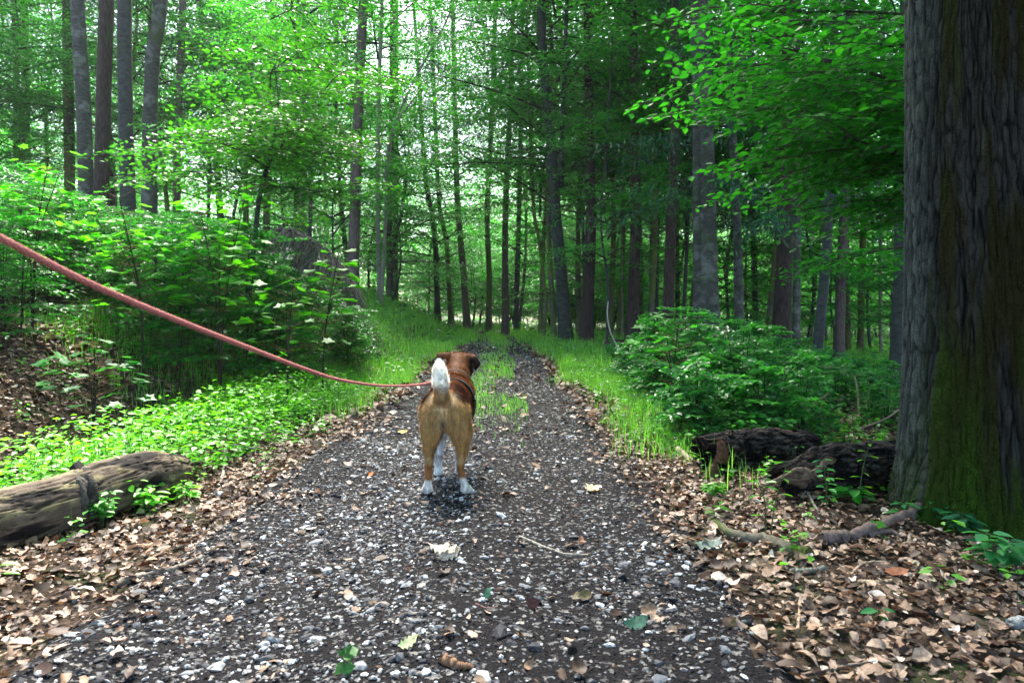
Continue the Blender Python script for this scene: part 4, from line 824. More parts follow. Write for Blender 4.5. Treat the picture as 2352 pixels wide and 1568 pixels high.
stick('Y-shaped pale twig at the gravel edge, lower right', [(1832, 1456), (1836, 1416), (1838, 1387)], .005, .003, (.35, .25, .17), None, 'twig', False, .2, 8, 'twig', (((1836, 1416, 0), (1858, 1400, .01), (1885, 1390, .02)),))
stick('thin reddish twig curving through leaves right of the mossy branch', [(2090, 1246), (2076, 1290), (1989, 1306), (1953, 1326)], .006, .004, (.26, .19, .14), [.02, 0, .01, 0])
stick('grey smooth branch end cut by the right picture edge', [(2326, 1444), (2350, 1450), (2420, 1470)], .017, .018, (.25, .25, .25))
stick('tan stick crossing the leaf litter, right of the Y-shaped twig', [(1973, 1340), (2020, 1345), (2063, 1340)], .008, .007, (.33, .25, .18))
stick('long thin twig lying in the bottom right leaves', [(1840, 1560), (1960, 1530), (2080, 1518), (2190, 1535)], .004, .003, (.25, .18, .14))
stick('greenish yellow rotten stick piece in the right leaves', [(2100, 1305), (2130, 1330), (2150, 1352)], .012, .01, (.36, .31, .20))
stick('dark twig between stones in front of the dog', [(745, 1302), (790, 1306), (800, 1302)], .006, .004, (.15, .12, .10))
stick('short reddish twig on the lower middle gravel', [(1092, 1394), (1120, 1400), (1142, 1402)], .0035, .003, (.16, .08, .07))
stick('rust-brown bark piece at the bottom middle', [(1018, 1532), (1050, 1540), (1085, 1545)], .013, .006, (.22, .12, .07))
stick('pale straw twig at the bottom middle gravel', [(998, 1474), (1025, 1464), (1050, 1455)], .0028, .002, (.45, .30, .18))
stick('brown stick near the verge right of the dog', [(1455, 1118), (1500, 1116), (1560, 1108)], .014, .008, (.14, .10, .08))
stick('pale peeled stick left of the rotten log', [(1500, 1063), (1550, 1062), (1592, 1068)], .008, .008, (.42, .32, .24))
stick('thick pale stick leaning at the rotten log end', [(1555, 1042), (1572, 1055), (1590, 1066)], .016, .013, (.40, .31, .22), [.02, .01, 0])
stick('grey fallen twig below the right bushes', [(1600, 1098), (1640, 1088), (1720, 1070)], .006, .005, (.2, .19, .17), [0, 0, .02])
stick('broken branch end sticking in at the left picture edge', [(-120, 1150), (-40, 1120), (26, 1102)], .02, .018, (.17, .12, .10), [.05, .06, .06])
def pole(label, pts, d, r0, r1, col, name='stick'):
    pts = [P(x_, y_, d + dy) for x_, y_, dy in pts]; b = pts[0]; mb = MB(); tube(mb, spline([p - b for p in pts], 24), np.linspace(r0, r1, 24), 8, col, rough=.1, fr=10)
    tag(put(mb.mesh(name, [m_attr_stick]), name, None, tuple(b)), label, 'stick')
pole('pale bent bare stem curving up beside the stump', [(1440, 845, 0), (1424, 808, 0), (1403, 765, 0), (1395, 723, 0), (1397, 691, 0)], 10.5, .014, .008, (.42, .38, .32))
pole('brown slanting branch lying over the right bushes', [(1815, 975, 0), (1864, 934, 0), (1899, 906, .1)], 4.6, .008, .005, (.20, .13, .10))
pole('thin twig slanting over the bushes next to the oak', [(1973, 985, 0), (2040, 958, 0), (2093, 915, .1)], 4.4, .006, .004, (.22, .15, .12))
pole('pale upright broken stub in the bushes near the oak', [(1973, 950, 0), (1970, 900, 0), (1963, 862, 0)], 5.2, .008, .006, (.45, .34, .22))
def stump():
    b = G(1415, 815); t = thing('tree_stump', 'old dark stump behind the bent pale stem', 'stump', tuple(b)); mb = MB(); s_ = b[1] / FPX
    r = 27 * s_; h = 34 * s_; q = np.array([(0, 0, -.1), (0, 0, .05), (0, 0, h * .5), (.01, 0, h * .9), (.01, 0, h)]); tube(mb, q, A(r * 1.25, r * 1.1, r, r * .97, r * .8), 40, (.075, .05, .045), rough=.18, seed=3, fr=9); put(mb.mesh('stump_wood', [M_LOGD]), 'stump_wood', t)
    mb = MB(); q = np.array([(.01, 0, h * .97), (.01, 0, h + .012)]); tube(mb, q, r * .72, 30, (.10, .075, .05), rough=.15, seed=3, fr=9); put(mb.mesh('cut_top', [M_LOGD]), 'cut_top', t)
stump()

# ------------------------------------------------------------------ larger stones and single leaves that can be told apart
def stone(label, xv, yv, wpx, col=(.42, .42, .41), flat=.4, asp=.8):
    b = G(xv, yv); s_ = wpx / 2 * b[1] / FPX; n1, n2 = 18, 28; th = np.linspace(0, PI, n1)[:, None]; ph = np.arange(n2)[None] / n2 * 2 * PI
    X = np.sin(th) * np.cos(ph); Y = np.sin(th) * np.sin(ph) * asp; Z = np.cos(th) * flat + 0 * ph; sd = xv * .37; n1, n2 = n1, n2
    rg = np.random.default_rng(int(xv * 7 + yv)); D = unit(np.stack([X, Y, Z / flat], -1)); pn = unit(rg.normal(0, 1, (13, 3))); pd = .55 + .4 * rg.random(13)
    k = np.minimum(1.05, (pd / np.maximum(D @ pn.T, .05)).min(-1)) * (.94 + .1 * fbm(X * 3 + sd, Y * 3, Z * 3, 3)); s_ *= .78; flat = flat * .72
    V = D * k[..., None] * A(1, asp, flat) * s_
    i = np.arange(n1 - 1)[:, None] * n2; j = np.arange(n2)[None]; kk = (j + 1) % n2; mb = MB(); f = fbm(X * 4 + sd, Y * 4, Z * 4, 5)[..., None]
    mb.add(V.reshape(-1, 3), np.stack([i + j, i + n2 + j, i + n2 + kk, i + kk], -1).reshape(-1, 4), (A(*col) * (.36 + .55 * f)).reshape(-1, 3))
    tag(put(mb.mesh('stone', [M_STONE], False), 'stone', None, tuple(b + A(0, 0, s_ * flat * .2))), label, 'stone')
for a in (('rounded cream stone low left of the path centre', 729, 1478, 62), ('pale boulder-like stone left of the middle, front gravel', 548, 1386, 30), ('dark slate slab at the lower left leaf edge', 226, 1440, 56, (.17, .19, .21), .55, .45),
          ('pale flat slab touching the dark slate slab', 172, 1462, 64, (.36, .37, .38), .25, .6), ('wide whitish stone at the bottom, left of centre', 760, 1545, 66, (.5, .5, .49), .3), ('light stone left of the pair in front gravel', 898, 1338, 52, (.45, .46, .46), .3),
          ('light stone right of the pair in front gravel', 970, 1350, 48, (.4, .4, .38), .3), ('rough whitish stone cluster at lower left gravel', 480, 1388, 44, (.5, .5, .5), .4), ('small bluish stone by the green oak leaf', 1283, 1434, 36, (.46, .47, .5)),
          ('upright grey stone at the bottom middle', 1322, 1560, 34, (.35, .36, .38), .7), ('grey rounded stone near the moss patch, right edge', 1591, 1138, 26, (.25, .26, .28), .6), ('flat grey stone on the right gravel edge', 1570, 1206, 44, (.22, .22, .26), .2),
          ('blunt grey stone low on the right gravel', 1576, 1546, 40, (.38, .39, .42)), ('pointed pale stone low on the right gravel', 1674, 1550, 30, (.42, .42, .44), .6), ('pale oval stone below the dog, left', 592, 1356, 34), ('beige flat stone right of the cream stone', 1190, 1436, 40, (.42, .38, .34)),
          ('chalky stone at left of the bottom edge', 300, 1500, 40), ('small white stone beside the speckled twig', 1352, 1297, 30, (.5, .5, .52)), ('bluish flat stone in the lower middle left', 412, 1424, 36, (.4, .43, .47), .3), ('square pale stone at the bottom left gravel', 400, 1545, 44, (.33, .35, .38))):
    stone(*a)
def oneleaf(name, label, xv, yv, L, az, col, kind='oak', n=1, tilt=.15, cat='leaf'):
    b = G(xv, yv) + A(0, 0, .014); mb = MB(); k, _ = LEAF[kind]
    for i in range(n):
        o = rng.normal(0, L * .35, 3) * A(1, 1, 0) * (i > 0) + A(0, 0, .006 * i); a = az + (i and rng.random() * 6)
        leaves(mb, kind, o[None] - A(math.cos(a), math.sin(a), 0) * L / 2, A((math.cos(a), math.sin(a), .08))[None], up(1, tilt), L, A(col) * (.85 + .3 * rng.random()))
        mb.V[-1][:, 2] += .6 * (mb.V[-1][:, 0] - o[0])**2 / L + .01 * np.sin((mb.V[-1][:, 1]) * 90)
    tag(put(mb.mesh(name, [M_LITTER]), name, None, tuple(b)), label, cat)
oneleaf('oak_leaf', 'fresh dark green oak leaf lying right on the lower gravel', 1460, 1450, .07, .15, (.012, .075, .045))
oneleaf('oak_leaf', 'small dark green oak leaf on gravel in the lower middle', 1118, 1378, .04, 1.0, (.012, .08, .045))
oneleaf('oak_leaf', 'pale yellow-green oak leaf near the bottom centre', 937, 1500, .05, .4, (.42, .48, .24))
oneleaf('dry_leaf', 'large pale dry leaves clumped on the gravel below the dog', 1030, 1284, .08, .2, (.42, .35, .28), 'oak', 3, .3)
oneleaf('dry_leaf', 'rust-red curled leaf by the speckled twig', 1335, 1250, .035, 1.3, (.16, .06, .025), 'ovate', 2, .6)
oneleaf('dry_leaf', 'olive brown crumpled leaf, lower right of centre', 1345, 1385, .045, .3, (.07, .055, .02), 'ovate', 3, .7)
oneleaf('yellow_leaf', 'single yellow leaf left of the dog on the path edge', 925, 998, .07, .2, (.55, .32, .03), 'ovate')
oneleaf('orange_leaf', 'tiny orange leaf left of the dog feet', 852, 1098, .035, .9, (.65, .14, .03), 'ovate')
oneleaf('tan_leaf', 'light tan maple leaf on dark gravel right of the dog', 1365, 1130, .07, .9, (.5, .36, .2), 'maple')
oneleaf('dry_leaf', 'dark red curled leaf near the small green leaf', 1225, 1398, .04, .1, (.07, .02, .015), 'ovate', 1, .6)
oneleaf('dry_leaf', 'big rust-brown leaf in the right-hand litter', 2060, 1330, .08, .1, (.20, .07, .03), 'ovate', 1, .4)
oneleaf('bluish_leaf', 'bluish grey-green withered leaves at the right gravel edge', 1640, 1275, .06, .1, (.15, .2, .17), 'maple', 5, .4)
oneleaf('grass_tuft', 'green leaf tuft at the bottom edge, left of centre', 800, 1560, .035, .1, (.05, .18, .03), 'rhomb', 9, 1.2, 'grass tuft')

# ------------------------------------------------------------------ seedlings in the right foreground
def seedling(label, xv, yv, hpx, nl, ls, style='pair', ga=(.02, .15, .05), gb=(.06, .30, .07), n=1):
    b = G(xv, yv); h = hpx * b[1] / FPX; t = thing('seedling', label, 'seedling', tuple(b)); st, fo = MB(), MB()
    for s_ in range(n):
        a = rng.random() * 6.3; q = spline([A(rng.normal(0, .04) * (s_ > 0), rng.normal(0, .04) * (s_ > 0), -.02), A(.06 * h * math.cos(a), .06 * h * math.sin(a), h * .5), A(.2 * h * math.cos(a), .2 * h * math.sin(a), h * (1 - .12 * s_))], 16)
        tube(st, q, np.linspace(.003, .0013, 16), 5, (.05, .09, .03)); az = rng.random() * 6
        for i in range(nl):
            f = .3 + .7 * (i + 1) / nl; p = q[min(15, int(f * 15))]; az += 1.57 if style == 'pair' else 2.4
            for w in range({'pair': 2, 'alt': 1, 'whorl': 5}[style]):
                a2 = az + w * ({'pair': PI, 'alt': 0, 'whorl': 1.26}[style]); dd = A(math.cos(a2), math.sin(a2), .12)
                leaves(fo, 'ovate', (p + dd * ls * .25)[None], A((dd[0], dd[1], -.1))[None], up(1, .2), ls * (.75 + .4 * rng.random()), greens(1, ga, gb), wide=.9 if style != 'alt' else .6)
                tube(st, np.array([p, p + dd * ls * .3]), .001, 4, (.05, .1, .03), cap=False)
    put(st.mesh('stem', [M_TWIG]), 'stem', t); put(fo.mesh('leaves', [M_LEAF]), 'leaves', t)
seedling('tall thin seedling in front of the gap between the black logs', 1768, 1250, 190, 8, .05, 'alt', (.05, .25, .02), (.14, .42, .03), 2)
seedling('thin upright seedling in front of the second black log', 1900, 1178, 125, 7, .045)
seedling('airy yellow-green seedling right of the upright one', 1972, 1165, 150, 8, .04, 'alt', (.08, .3, .02), (.2, .45, .03))
seedling('broad-leaved seedling at the foot of the black log', 1960, 1160, 40, 3, .075, 'whorl', (.03, .22, .03), (.06, .34, .03))
seedling('leafy seedling leaning on the oak trunk with a large pale leaf', 2135, 1170, 140, 5, .075, 'pair', (.03, .17, .08), (.05, .24, .12), 2)
seedling('whorled seedling at the oak foot beside the propped branch', 2160, 1215, 70, 3, .06, 'whorl', (.02, .15, .05), (.05, .25, .09), 3)
seedling('blue-green seedling near the propped branch, right', 2215, 1240, 60, 3, .06, 'whorl', (.02, .13, .06), (.04, .22, .1), 2)
seedling('seedling with drooping leaves at the right picture edge', 2290, 1320, 90, 4, .07, 'whorl', (.03, .16, .06), (.06, .28, .08), 2)
seedling('low clover-like seedling left of the oak root', 2070, 1205, 45, 2, .05, 'whorl')
seedling('small bright seedling right of the mossy branch', 1640, 1150, 40, 3, .045, 'whorl', (.06, .25, .02), (.15, .42, .04), 3)
seedling('tiny green seedling in the right leaf litter', 2017, 1425, 22, 2, .04, 'pair')
seedling('bright seedling in front of the pale log, left part', 235, 1215, 80, 5, .035, 'whorl', (.05, .25, .04), (.12, .4, .06), 5)
seedling('ovate-leaved seedling in front of the pale log end', 340, 1180, 60, 4, .055, 'pair', (.06, .28, .02), (.16, .46, .03), 3)
seedling('bright seedling just right of the pale log tip', 430, 1165, 55, 4, .05, 'pair', (.07, .3, .02), (.18, .48, .03), 3)
seedling('green seedling cut by the left picture edge below the log', -6, 1355, 60, 3, .06, 'pair', (.05, .28, .02), (.12, .42, .03))

# ------------------------------------------------------------------ the dog, seen from behind, with its harness; the leash
def surface_nets(f, o, h):
    ns = f.shape; ins = f < 0; acc = np.zeros((*[n - 1 for n in ns], 3)); cnt = np.zeros([n - 1 for n in ns]); ed = []
    for ax in range(3):
        s0 = [slice(None)] * 3; s1 = [slice(None)] * 3; s0[ax] = slice(0, -1); s1[ax] = slice(1, None)
        I = np.argwhere(ins[tuple(s0)] != ins[tuple(s1)]); J = I.copy(); J[:, ax] += 1
        a, b = f[tuple(I.T)], f[tuple(J.T)]; p = I.astype(float); p[:, ax] += a / (a - b)
        o1, o2 = [k for k in range(3) if k != ax]; ok = (I[:, o1] > 0) & (I[:, o2] > 0) & (I[:, o1] < ns[o1] - 1) & (I[:, o2] < ns[o2] - 1); I, p, a = I[ok], p[ok], a[ok]; q = []
        for d1, d2 in ((1, 1), (0, 1), (0, 0), (1, 0)):
            c = I.copy(); c[:, o1] -= d1; c[:, o2] -= d2; np.add.at(acc, tuple(c.T), p); np.add.at(cnt, tuple(c.T), 1); q.append(c)
        ed.append((q, a < 0, ax))
    idx = -np.ones(cnt.shape, int); m = cnt > 0; idx[m] = np.arange(m.sum()); V = acc[m] / cnt[m][:, None] * h + o; F = []
    for q, neg, ax in ed:
        Q = np.stack([idx[tuple(c.T)] for c in q], -1); flip = neg if ax != 1 else ~neg; Q[~flip] = Q[~flip][:, ::-1]; F.append(Q)
    return V, np.concatenate(F)
def sdf_body(prims, lo, hi, h):
    g = [np.arange(lo[k], hi[k], h) for k in range(3)]; X = np.stack(np.meshgrid(*g, indexing='ij'), -1); f = np.full(X.shape[:3], 1.0)
    for a, b, ra, rb, k in prims:
        a, b = np.array(a, float), np.array(b, float); m = max(ra, rb) + .05
        sl = tuple(slice(max(0, int((min(a[i], b[i]) - m - lo[i]) / h)), int((max(a[i], b[i]) + m - lo[i]) / h) + 2) for i in range(3))
        Y = X[sl] - a; v = b - a; t = np.clip((Y @ v) / max(v @ v, 1e-9), 0, 1); d = np.linalg.norm(Y - t[..., None] * v, axis=-1) - (ra + (rb - ra) * t)
        g_ = f[sl]; w = np.maximum(k - np.abs(g_ - d), 0) / k; f[sl] = np.minimum(g_, d) - w * w * k * .25
    return surface_nets(f, np.array(lo), h)
def dog():
    OX, OY = -.306, 3.07; b = A(OX, OY, H(OX, OY)); q = .86
    t = thing('dog', 'brown and tan dog with a raised white tail standing on the path', 'dog', tuple(b))
    yq = lambda p: (p[0], p[1] * q, p[2])
    Pm = [((-.012, .09, .385), (-.005, .28, .405), .086, .085, .03), ((-.005, .28, .405), (0, .44, .385), .085, .108, .04), ((0, .44, .385), (.005, .55, .375), .108, .098, .04), ((0, .32, .355), (0, .5, .325), .07, .085, .04),
          ((-.045, .10, .405), (.04, .10, .405), .058, .058, .03), ((-.045, .50, .43), (.05, .50, .43), .06, .06, .03), ((0, .45, .45), (.005, .56, .45), .062, .07, .03),
          ((.002, .56, .43), (.012, .70, .515), .088, .066, .04), ((.012, .70, .515), (.016, .75, .548), .066, .062, .03), ((.012, .745, .560), (.018, .80, .560), .058, .054, .03), ((-.022, .77, .535), (.055, .77, .535), .04, .04, .03), ((.02, .82, .545), (.028, .91, .525), .038, .027, .03),
          ((-.018, .775, .60), (.05, .775, .60), .02, .02, .03),
          # tail
          ((-.008, .045, .405), (-.010, .005, .455), .026, .030, .02), ((-.010, .005, .455), (-.014, -.015, .53), .030, .030, .02), ((-.014, -.015, .53), (-.020, -.012, .575), .030, .023, .02), ((-.018, -.012, .575), (-.022, .006, .602), .026, .013, .015),
          # ears
          ((-.042, .74, .612), (-.082, .725, .606), .018, .018, .015), ((-.082, .725, .606), (-.108, .73, .575), .018, .016, .012), ((-.108, .73, .575), (-.113, .735, .548), .016, .008, .012),
          ((.072, .74, .604), (.098, .725, .594), .019, .019, .015), ((.098, .725, .594), (.116, .725, .566), .019, .015, .012), ((.116, .725, .566), (.109, .73, .538), .015, .007, .012)]
    for sx, hipx, stx, hx, px in ((-1, -.060, -.070, -.073, -.085), (1, .052, .074, .073, .098)):
        Pm += [((hipx, .105, .375), (stx - sx * .004, .13, .285), .060, .048, .03), ((hipx, .055, .375), (stx - sx * .006, .065, .275), .052, .040, .03), ((stx, .12, .285), (stx + sx * .004, .09, .215), .043, .026, .025),
               ((stx + sx * .004, .09, .215), (hx, .045, .152), .0255, .0155, .02), ((stx - sx * .002, .055, .25), (hx, .022, .145), .022, .011, .015), ((hx, .030, .142), (hx, .038, .118), .0175, .0155, .012),
               ((hx, .038, .118), (px - sx * .006, .055, .04), .0155, .0155, .012), ((px - sx * .004, .06, .030), (px + sx * .004, .088, .022), .0215, .021, .015)]
        for k in range(4): Pm.append(((px + (k - 1.5) * .0125, .095, .016), (px + sx * .003 + (k - 1.5) * .015, .112 - .006 * abs(k - 1.5), .012), .0105, .0095, .004))
    for sx, x0, x1 in ((-1, -.052, -.066), (1, .052, .038)):
        Pm += [((x0, .50, .36), (x0 * .6 + x1 * .4, .475, .24), .058, .034, .03), ((x0 * .6 + x1 * .4, .475, .24), (x1, .455, .12), .030, .0205, .02), ((x1, .455, .12), (x1, .455, .05), .021, .0185, .012), ((x1, .457, .03), (x1 + sx * .002, .485, .022), .022, .022, .012)]
        for k in range(4): Pm.append(((x1 + (k - 1.5) * .012, .49, .016), (x1 + (k - 1.5) * .014, .508, .012), .010, .009, .004))
    V, F = sdf_body([(yq(a), yq(c), ra * .97, rb * .97, k) for a, c, ra, rb, k in Pm], (-.16, -.08, -.02), (.17, .86, .68), .0055)
    V[:, 2] = np.where(V[:, 2] < .004, .004 + (V[:, 2] - .004) * .1, V[:, 2])
    def paint(W):
        x, y, z = W[:, 0], W[:, 1] / q, W[:, 2]; n = len(W); M = lambda m, c, C: C * (1 - m[:, None]) + A(*c) * m[:, None]
        wob = (fbm(x * 28, y * 28, z * 28, 3, 3) - .5); hind = y < .30
        C = np.tile(A(.56, .345, .135), (n, 1)); C = M(sst(.36, .18, z) * sst(.30, .16, y) * .7, (.44, .22, .075), C)
        C = M(sst(.012, .045, x * 0 + .05 - np.abs(x + .01)) * sst(.27, .33, z) * hind * .55, (.68, .50, .29), C)                 # pale inner thighs
        C = M(sst(.12, .19, y + .55 * (z - .42) + .10 * wob), (.21, .068, .026), C)                                      # russet body
        C = M(sst(.025, .07, y + wob * .06) * sst(.36, .31, y) * sst(.405, .435, z + wob * .05) * sst(.03, .05, np.abs(x + .01)), (.09, .032, .020), C)   # dark saddle beside the croup
        C = M(sst(.44, .52, y) * sst(.40, .44, z), (.33, .12, .038), C)                                                # neck
        C = M(sst(.60, .66, y) * sst(.74, .70, y) * sst(.52, .56, z) * .35, (.12, .04, .02), C)
        C = M(sst(.70, .74, y) * sst(.575, .60, z + wob * .03) * .55, (.13, .045, .022), C)
        ear = sst(.064, .078, np.abs(x - .004)) * (y > .68); C = M(ear, (.030, .016, .012), C); C = M(ear * sst(.595, .61, z), (.20, .075, .03), C)
        C = M(np.exp(-(((np.abs(x + .008) - .048) / .016)**2 + ((y - .03) / .06)**2 + ((z - .445) / .022)**2)), (.85, .68, .45), C)   # cream spots beside the tail
        C = M(np.exp(-(((np.abs(x + .008) - .05) / .02)**2 + ((y - .03) / .06)**2 + ((z - .40) / .012)**2)) * .5, (.20, .11, .05), C)
        leg = (z < .20) & (y < .30); C = M(leg * sst(.185, .13, z + wob * .05) * .85, (.36, .155, .055), C); C = M(leg * sst(.20, .17, z) * sst(.145, .16, z) * .5, (.62, .45, .24), C)
        C = M((y < .3) * sst(.082, .066, z + wob * .03 - .012 * (x > 0)), (.80, .78, .74), C)
        C = M((y > .38) * sst(.31, .26, z), (.72, .73, .74), C); C = M((y > .38) * (x < 0) * np.exp(-((z - .115) / .01)**2) * .5 * (y < .46), (.2, .12, .1), C)
        tail = (y < .035) & (z > .43) & (np.abs(x + .012) < .06); C = M(tail * sst(.465, .495, z + wob * .04), (1.0, .97, .90), C); C = M(tail * np.exp(-((z - .485) / .012)**2) * .35, (.2, .14, .08), C)
        C = M(np.exp(-((x + .005) / .010)**2 - ((z - .335) / .024)**2) * (y < .12), (.05, .025, .02), C)             # dark cleft under the tail
        C = M((z < .012) * 1., (.03, .025, .025), C); C = M((y > .89) * 1., (.02, .02, .02), C)
        st = fbm(x * 150, y * 60, z * 38, 9, 3) * (z < .42) + fbm(x * 150, y * 38, z * 90, 10, 3) * (z >= .42)
        return C * (.45 + 1.1 * st)[:, None] * (.9 + .25 * fbm(x * 18, y * 18, z * 18, 13, 2))[:, None]
    Cb = paint(V); mb = MB(); mb.add(V, F, Cb * .9); put(mb.mesh('body', [m_attr('dog coat', .75, .25, 260, .18, .25, .002)]), 'body', t)
    # fur strands lying along the coat
    a, c, d, e = (V[F[:, k]] for k in range(4)); nf = unit(np.cross(c - a, d - a) + 1e-9); nf = np.where(np.sum(nf * 1, 1, keepdims=True) == 0, A(0, 0, 1), nf)
    N = 190000; k = rng.integers(0, len(F), N); uv = rng.random((N, 2, 1)); o = (a[k] * (1 - uv[:, 0]) + c[k] * uv[:, 0]) * (1 - uv[:, 1]) + (e[k] * (1 - uv[:, 0]) + d[k] * uv[:, 0]) * uv[:, 1]; nr = nf[k]
    x, y, z = o[:, 0], o[:, 1] / q, o[:, 2]; tail = (y < .05) & (z > .40) & (np.abs(x + .012) < .045); flow = np.where(tail[:, None], A(-.1, -.1, 1), np.where((z < .30)[:, None], A(0, -.15, -1), A(0, -1, -.55)))
    flow = np.where(((y < .16) & (z < .42) & ~tail)[:, None], A(0, -.2, -1), flow); head = y > .66
    L = np.where(tail, .016, np.where(head, .006, np.where(z < .17, .006, .017))) * (.6 + .8 * rng.random(N)); L = np.where((y < .13) & (z > .24) & (z < .34) & (np.abs(x) < .07), L * 1.5, L)
    fl = flow - nr * np.sum(flow * nr, 1, keepdims=True); fl = unit(fl + rng.normal(0, .22, (N, 3)) + 1e-6); w = np.where(tail, .6, .42)[:, None]
    p1 = o + (fl + nr * w) * L[:, None] * .5; p2 = o + (fl + nr * w * .6) * L[:, None]; p2[:, 2] = np.maximum(p2[:, 2], .003); p1[:, 2] = np.maximum(p1[:, 2], .003)
    Cf = paint(o) * (.55 + .9 * rng.random((N, 1))); mb = MB(); wd = np.where(tail, .0007, .0006)[:, None]; sd = unit(np.cross(fl, nr)) * wd
    mb.add(np.stack([o - sd, o + sd, p1 + sd * .8, p1 - sd * .8, p2], 1).reshape(-1, 3), [np.array([[0, 1, 2, 3]]) + (np.arange(N) * 5)[:, None], np.array([[3, 2, 4]]) + (np.arange(N) * 5)[:, None]], np.repeat(Cf, 5, 0))
    put(mb.mesh('fur', [m_leaf('dog fur', .25, .6, .2, (1.1, 1.1, 1.1))]), 'fur', t)
    # harness: strap round the chest behind the shoulders, strap along the flank, ring on the back
    hm, nd, lk, bs = mat('dark webbing'); bs.inputs['Base Color'].default_value = (.012, .02, .02, 1); bs.inputs['Roughness'].default_value = .7
    def strap(name, ctr, rx, rz, a0, a1, wdt, tilt=0, yb=0):
        an = np.linspace(a0, a1, 60); mb = MB(); c0 = np.stack([ctr[0] + rx * np.sin(an), np.full(60, ctr[1]) + tilt * np.cos(an), ctr[2] + rz * np.cos(an)], -1); out = np.stack([np.sin(an), 0 * an, np.cos(an)], -1)
        Q = np.stack([c0 - A(0, wdt, 0), c0 + A(0, wdt, 0), c0 + A(0, wdt, 0) + out * .004, c0 - A(0, wdt, 0) + out * .004], 1); i = np.arange(59)[:, None] * 4; j = np.arange(4)[None]; kk = (j + 1) % 4
        mb.add(Q.reshape(-1, 3), np.stack([i + j, i + kk, i + 4 + kk, i + 4 + j], -1).reshape(-1, 4)); return put(mb.mesh(name, [hm]), name, hr)
    hr = thing('harness', None, None); hr.parent = t
    strap('chest_strap', (0, .40 * q, .385), .119, .124, 0, 2 * PI, .013, .02); strap('neck_strap', (.006, .585 * q, .445), .098, .098, 0, 2 * PI, .012, -.05)
    for sx in (-1, 1):
        mb = MB(); tube(mb, spline([(sx * .118 + .002, .40 * q, .40), (sx * .116 + .003, .47 * q, .415), (sx * .102 + .005, .56 * q, .43)], 12), .007, 8); put(mb.mesh('side_strap', [hm]), 'side_strap', hr)
    mb = MB(); an = np.linspace(0, 2 * PI, 21)[:-1]; rg = np.stack([-.055 + .011 * np.cos(an), np.full(20, .40 * q) - .004, .506 + .011 * np.sin(an)], -1); tube(mb, np.vstack([rg, rg[:2]]), .002, 6, cap=False)
    mm, nd, lk, bs = mat('ring metal'); bs.inputs['Metallic'].default_value = 1; bs.inputs['Roughness'].default_value = .35; bs.inputs['Base Color'].default_value = (.5, .5, .5, 1); put(mb.mesh('ring', [mm]), 'ring', hr)
    ring = b + A(-.055, .40 * q - .004, .506)
    # leash
    pv = [(-420, 330, .60), (-180, 450, .76), (0, 546, .90), (211, 653, 1.04), (422, 741, 1.24), (580, 802, 1.5), (703, 848, 1.9), (781, 872, 2.3), (869, 885, 2.75), (939, 885, 3.05), (985, 879, 3.3)]
    pts = spline([P(*p_) for p_ in pv] + [ring + A(-.010, 0, .0)], 1500); S = 24; R0 = .0049
    tt_ = unit(np.gradient(pts, axis=0)); uu = unit(np.cross(tt_, A(0, 0, 1))); vv = np.cross(uu, tt_); th = np.arange(S) / S * 2 * PI; s_ = np.cumsum(np.linalg.norm(np.gradient(pts, axis=0), axis=1))
    tw1 = np.abs(np.sin(1.5 * th[None] * 2 + s_[:, None] * 2 * PI / .028)); tw2 = np.abs(np.sin(3 * th[None] - s_[:, None] * 2 * PI / .028)); rr = R0 * (.86 + .11 * tw1 + .09 * tw2)
    W = pts[:, None] + (uu[:, None] * np.cos(th)[:, None] + vv[:, None] * np.sin(th)[:, None]) * rr[..., None]; col = (A(.31, .065, .060) * (1 - tw1[..., None] * tw2[..., None]) + A(.66, .25, .21) * tw1[..., None] * tw2[..., None]) * (.85 + .3 * rng.random((1500, S, 1)))
    i = np.arange(1499)[:, None] * S; j = np.arange(S)[None]; kk = (j + 1) % S; mb = MB(); lo = A(*pts[0]); mb.add((W - lo).reshape(-1, 3), np.stack([i + j, i + kk, i + S + kk, i + S + j], -1).reshape(-1, 4), col.reshape(-1, 3))
    le = thing('leash', 'red-pink braided rope leash running from upper left to the dog', 'leash', tuple(lo)); put(mb.mesh('rope', [m_attr('rope', .8, .2, 300, .25, .4, .002)]), 'rope', le)
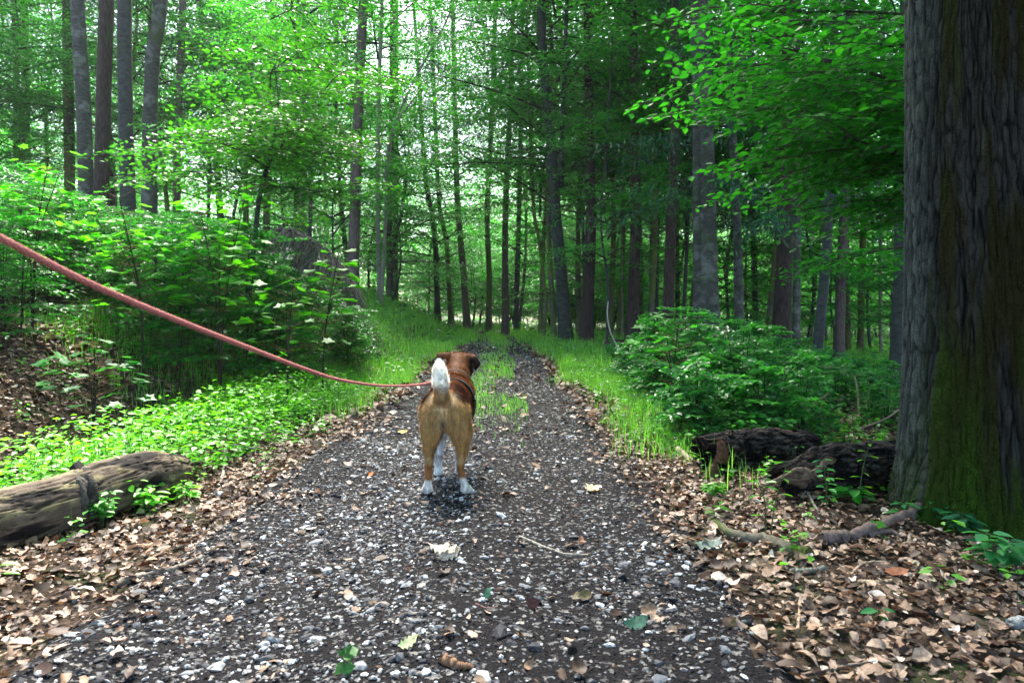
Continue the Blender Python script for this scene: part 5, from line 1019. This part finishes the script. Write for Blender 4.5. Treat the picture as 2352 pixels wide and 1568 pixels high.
    N = 7000; ii, jj = rng.integers(0, 1500, N), rng.integers(0, S, N); o = W[ii, jj] - lo; nr = unit(o + lo - pts[ii]); mb = MB(); e = o + unit(nr + rng.normal(0, .8, (N, 3))) * (.001 + .002 * rng.random((N, 1)))
    tubes(mb, np.stack([o, e], 1), np.full((N, 2), .00012), (.75, .42, .38)); put(mb.mesh('rope_fuzz', [m_attr('rope fuzz', .9, .1)]), 'rope_fuzz', le)
    q2 = spline([pts[-1] - lo, ring + A(-.004, 0, -.012) - lo, ring + A(.002, 0, -.004) - lo, ring + A(-.002, .003, .012) - lo], 10); mb = MB(); tube(mb, q2, .0035, 8); put(mb.mesh('clip', [mm]), 'clip', le)
dog()

# ------------------------------------------------------------------ haze
def haze():
    V = np.array([(x, y, z) for x in (-150, 150) for y in (-38, 240) for z in (-4, 34)], float); F = np.array([[0, 1, 3, 2], [4, 6, 7, 5], [0, 4, 5, 1], [2, 3, 7, 6], [0, 2, 6, 4], [1, 5, 7, 3]])
    m = bpy.data.materials.new('forest air'); m.use_nodes = True; nt = m.node_tree; nt.nodes.remove(nt.nodes['Principled BSDF']); v = nt.nodes.new('ShaderNodeVolumePrincipled')
    v.inputs['Color'].default_value = (.86, .95, .93, 1); v.inputs['Density'].default_value = HAZE; v.inputs['Anisotropy'].default_value = .3; nt.links.new(v.outputs[0], nt.nodes['Material Output'].inputs['Volume'])
    mb = MB(); mb.add(V, F); tag(mb.build('haze', m, smooth=False), kind='stuff')
HAZE = .0006
haze()

# ------------------------------------------------------------------ repeats that only their place tells apart
ORD = ['leftmost', 'second from left', 'third from left', 'fourth from left', 'fifth from left', 'sixth from left', 'seventh from left', 'eighth from left', 'ninth from left', 'tenth from left', 'eleventh from left', 'twelfth from left', 'thirteenth from left', 'fourteenth from left', 'fifteenth from left'] + ['%dth from left' % k for k in range(16, 60)]
same = {}
for o in bpy.data.objects:
    if o.parent is None and 'group' in o and 'label' in o: same.setdefault(o['label'], []).append(o)
for lab, os_ in same.items():
    if len(os_) > 1:
        os_.sort(key=lambda o: o.location.x / max(o.location.y, .1))
        for o, w in zip(os_, ORD[:len(os_) - 1] + ['rightmost']): o['label'] = lab + ', ' + w
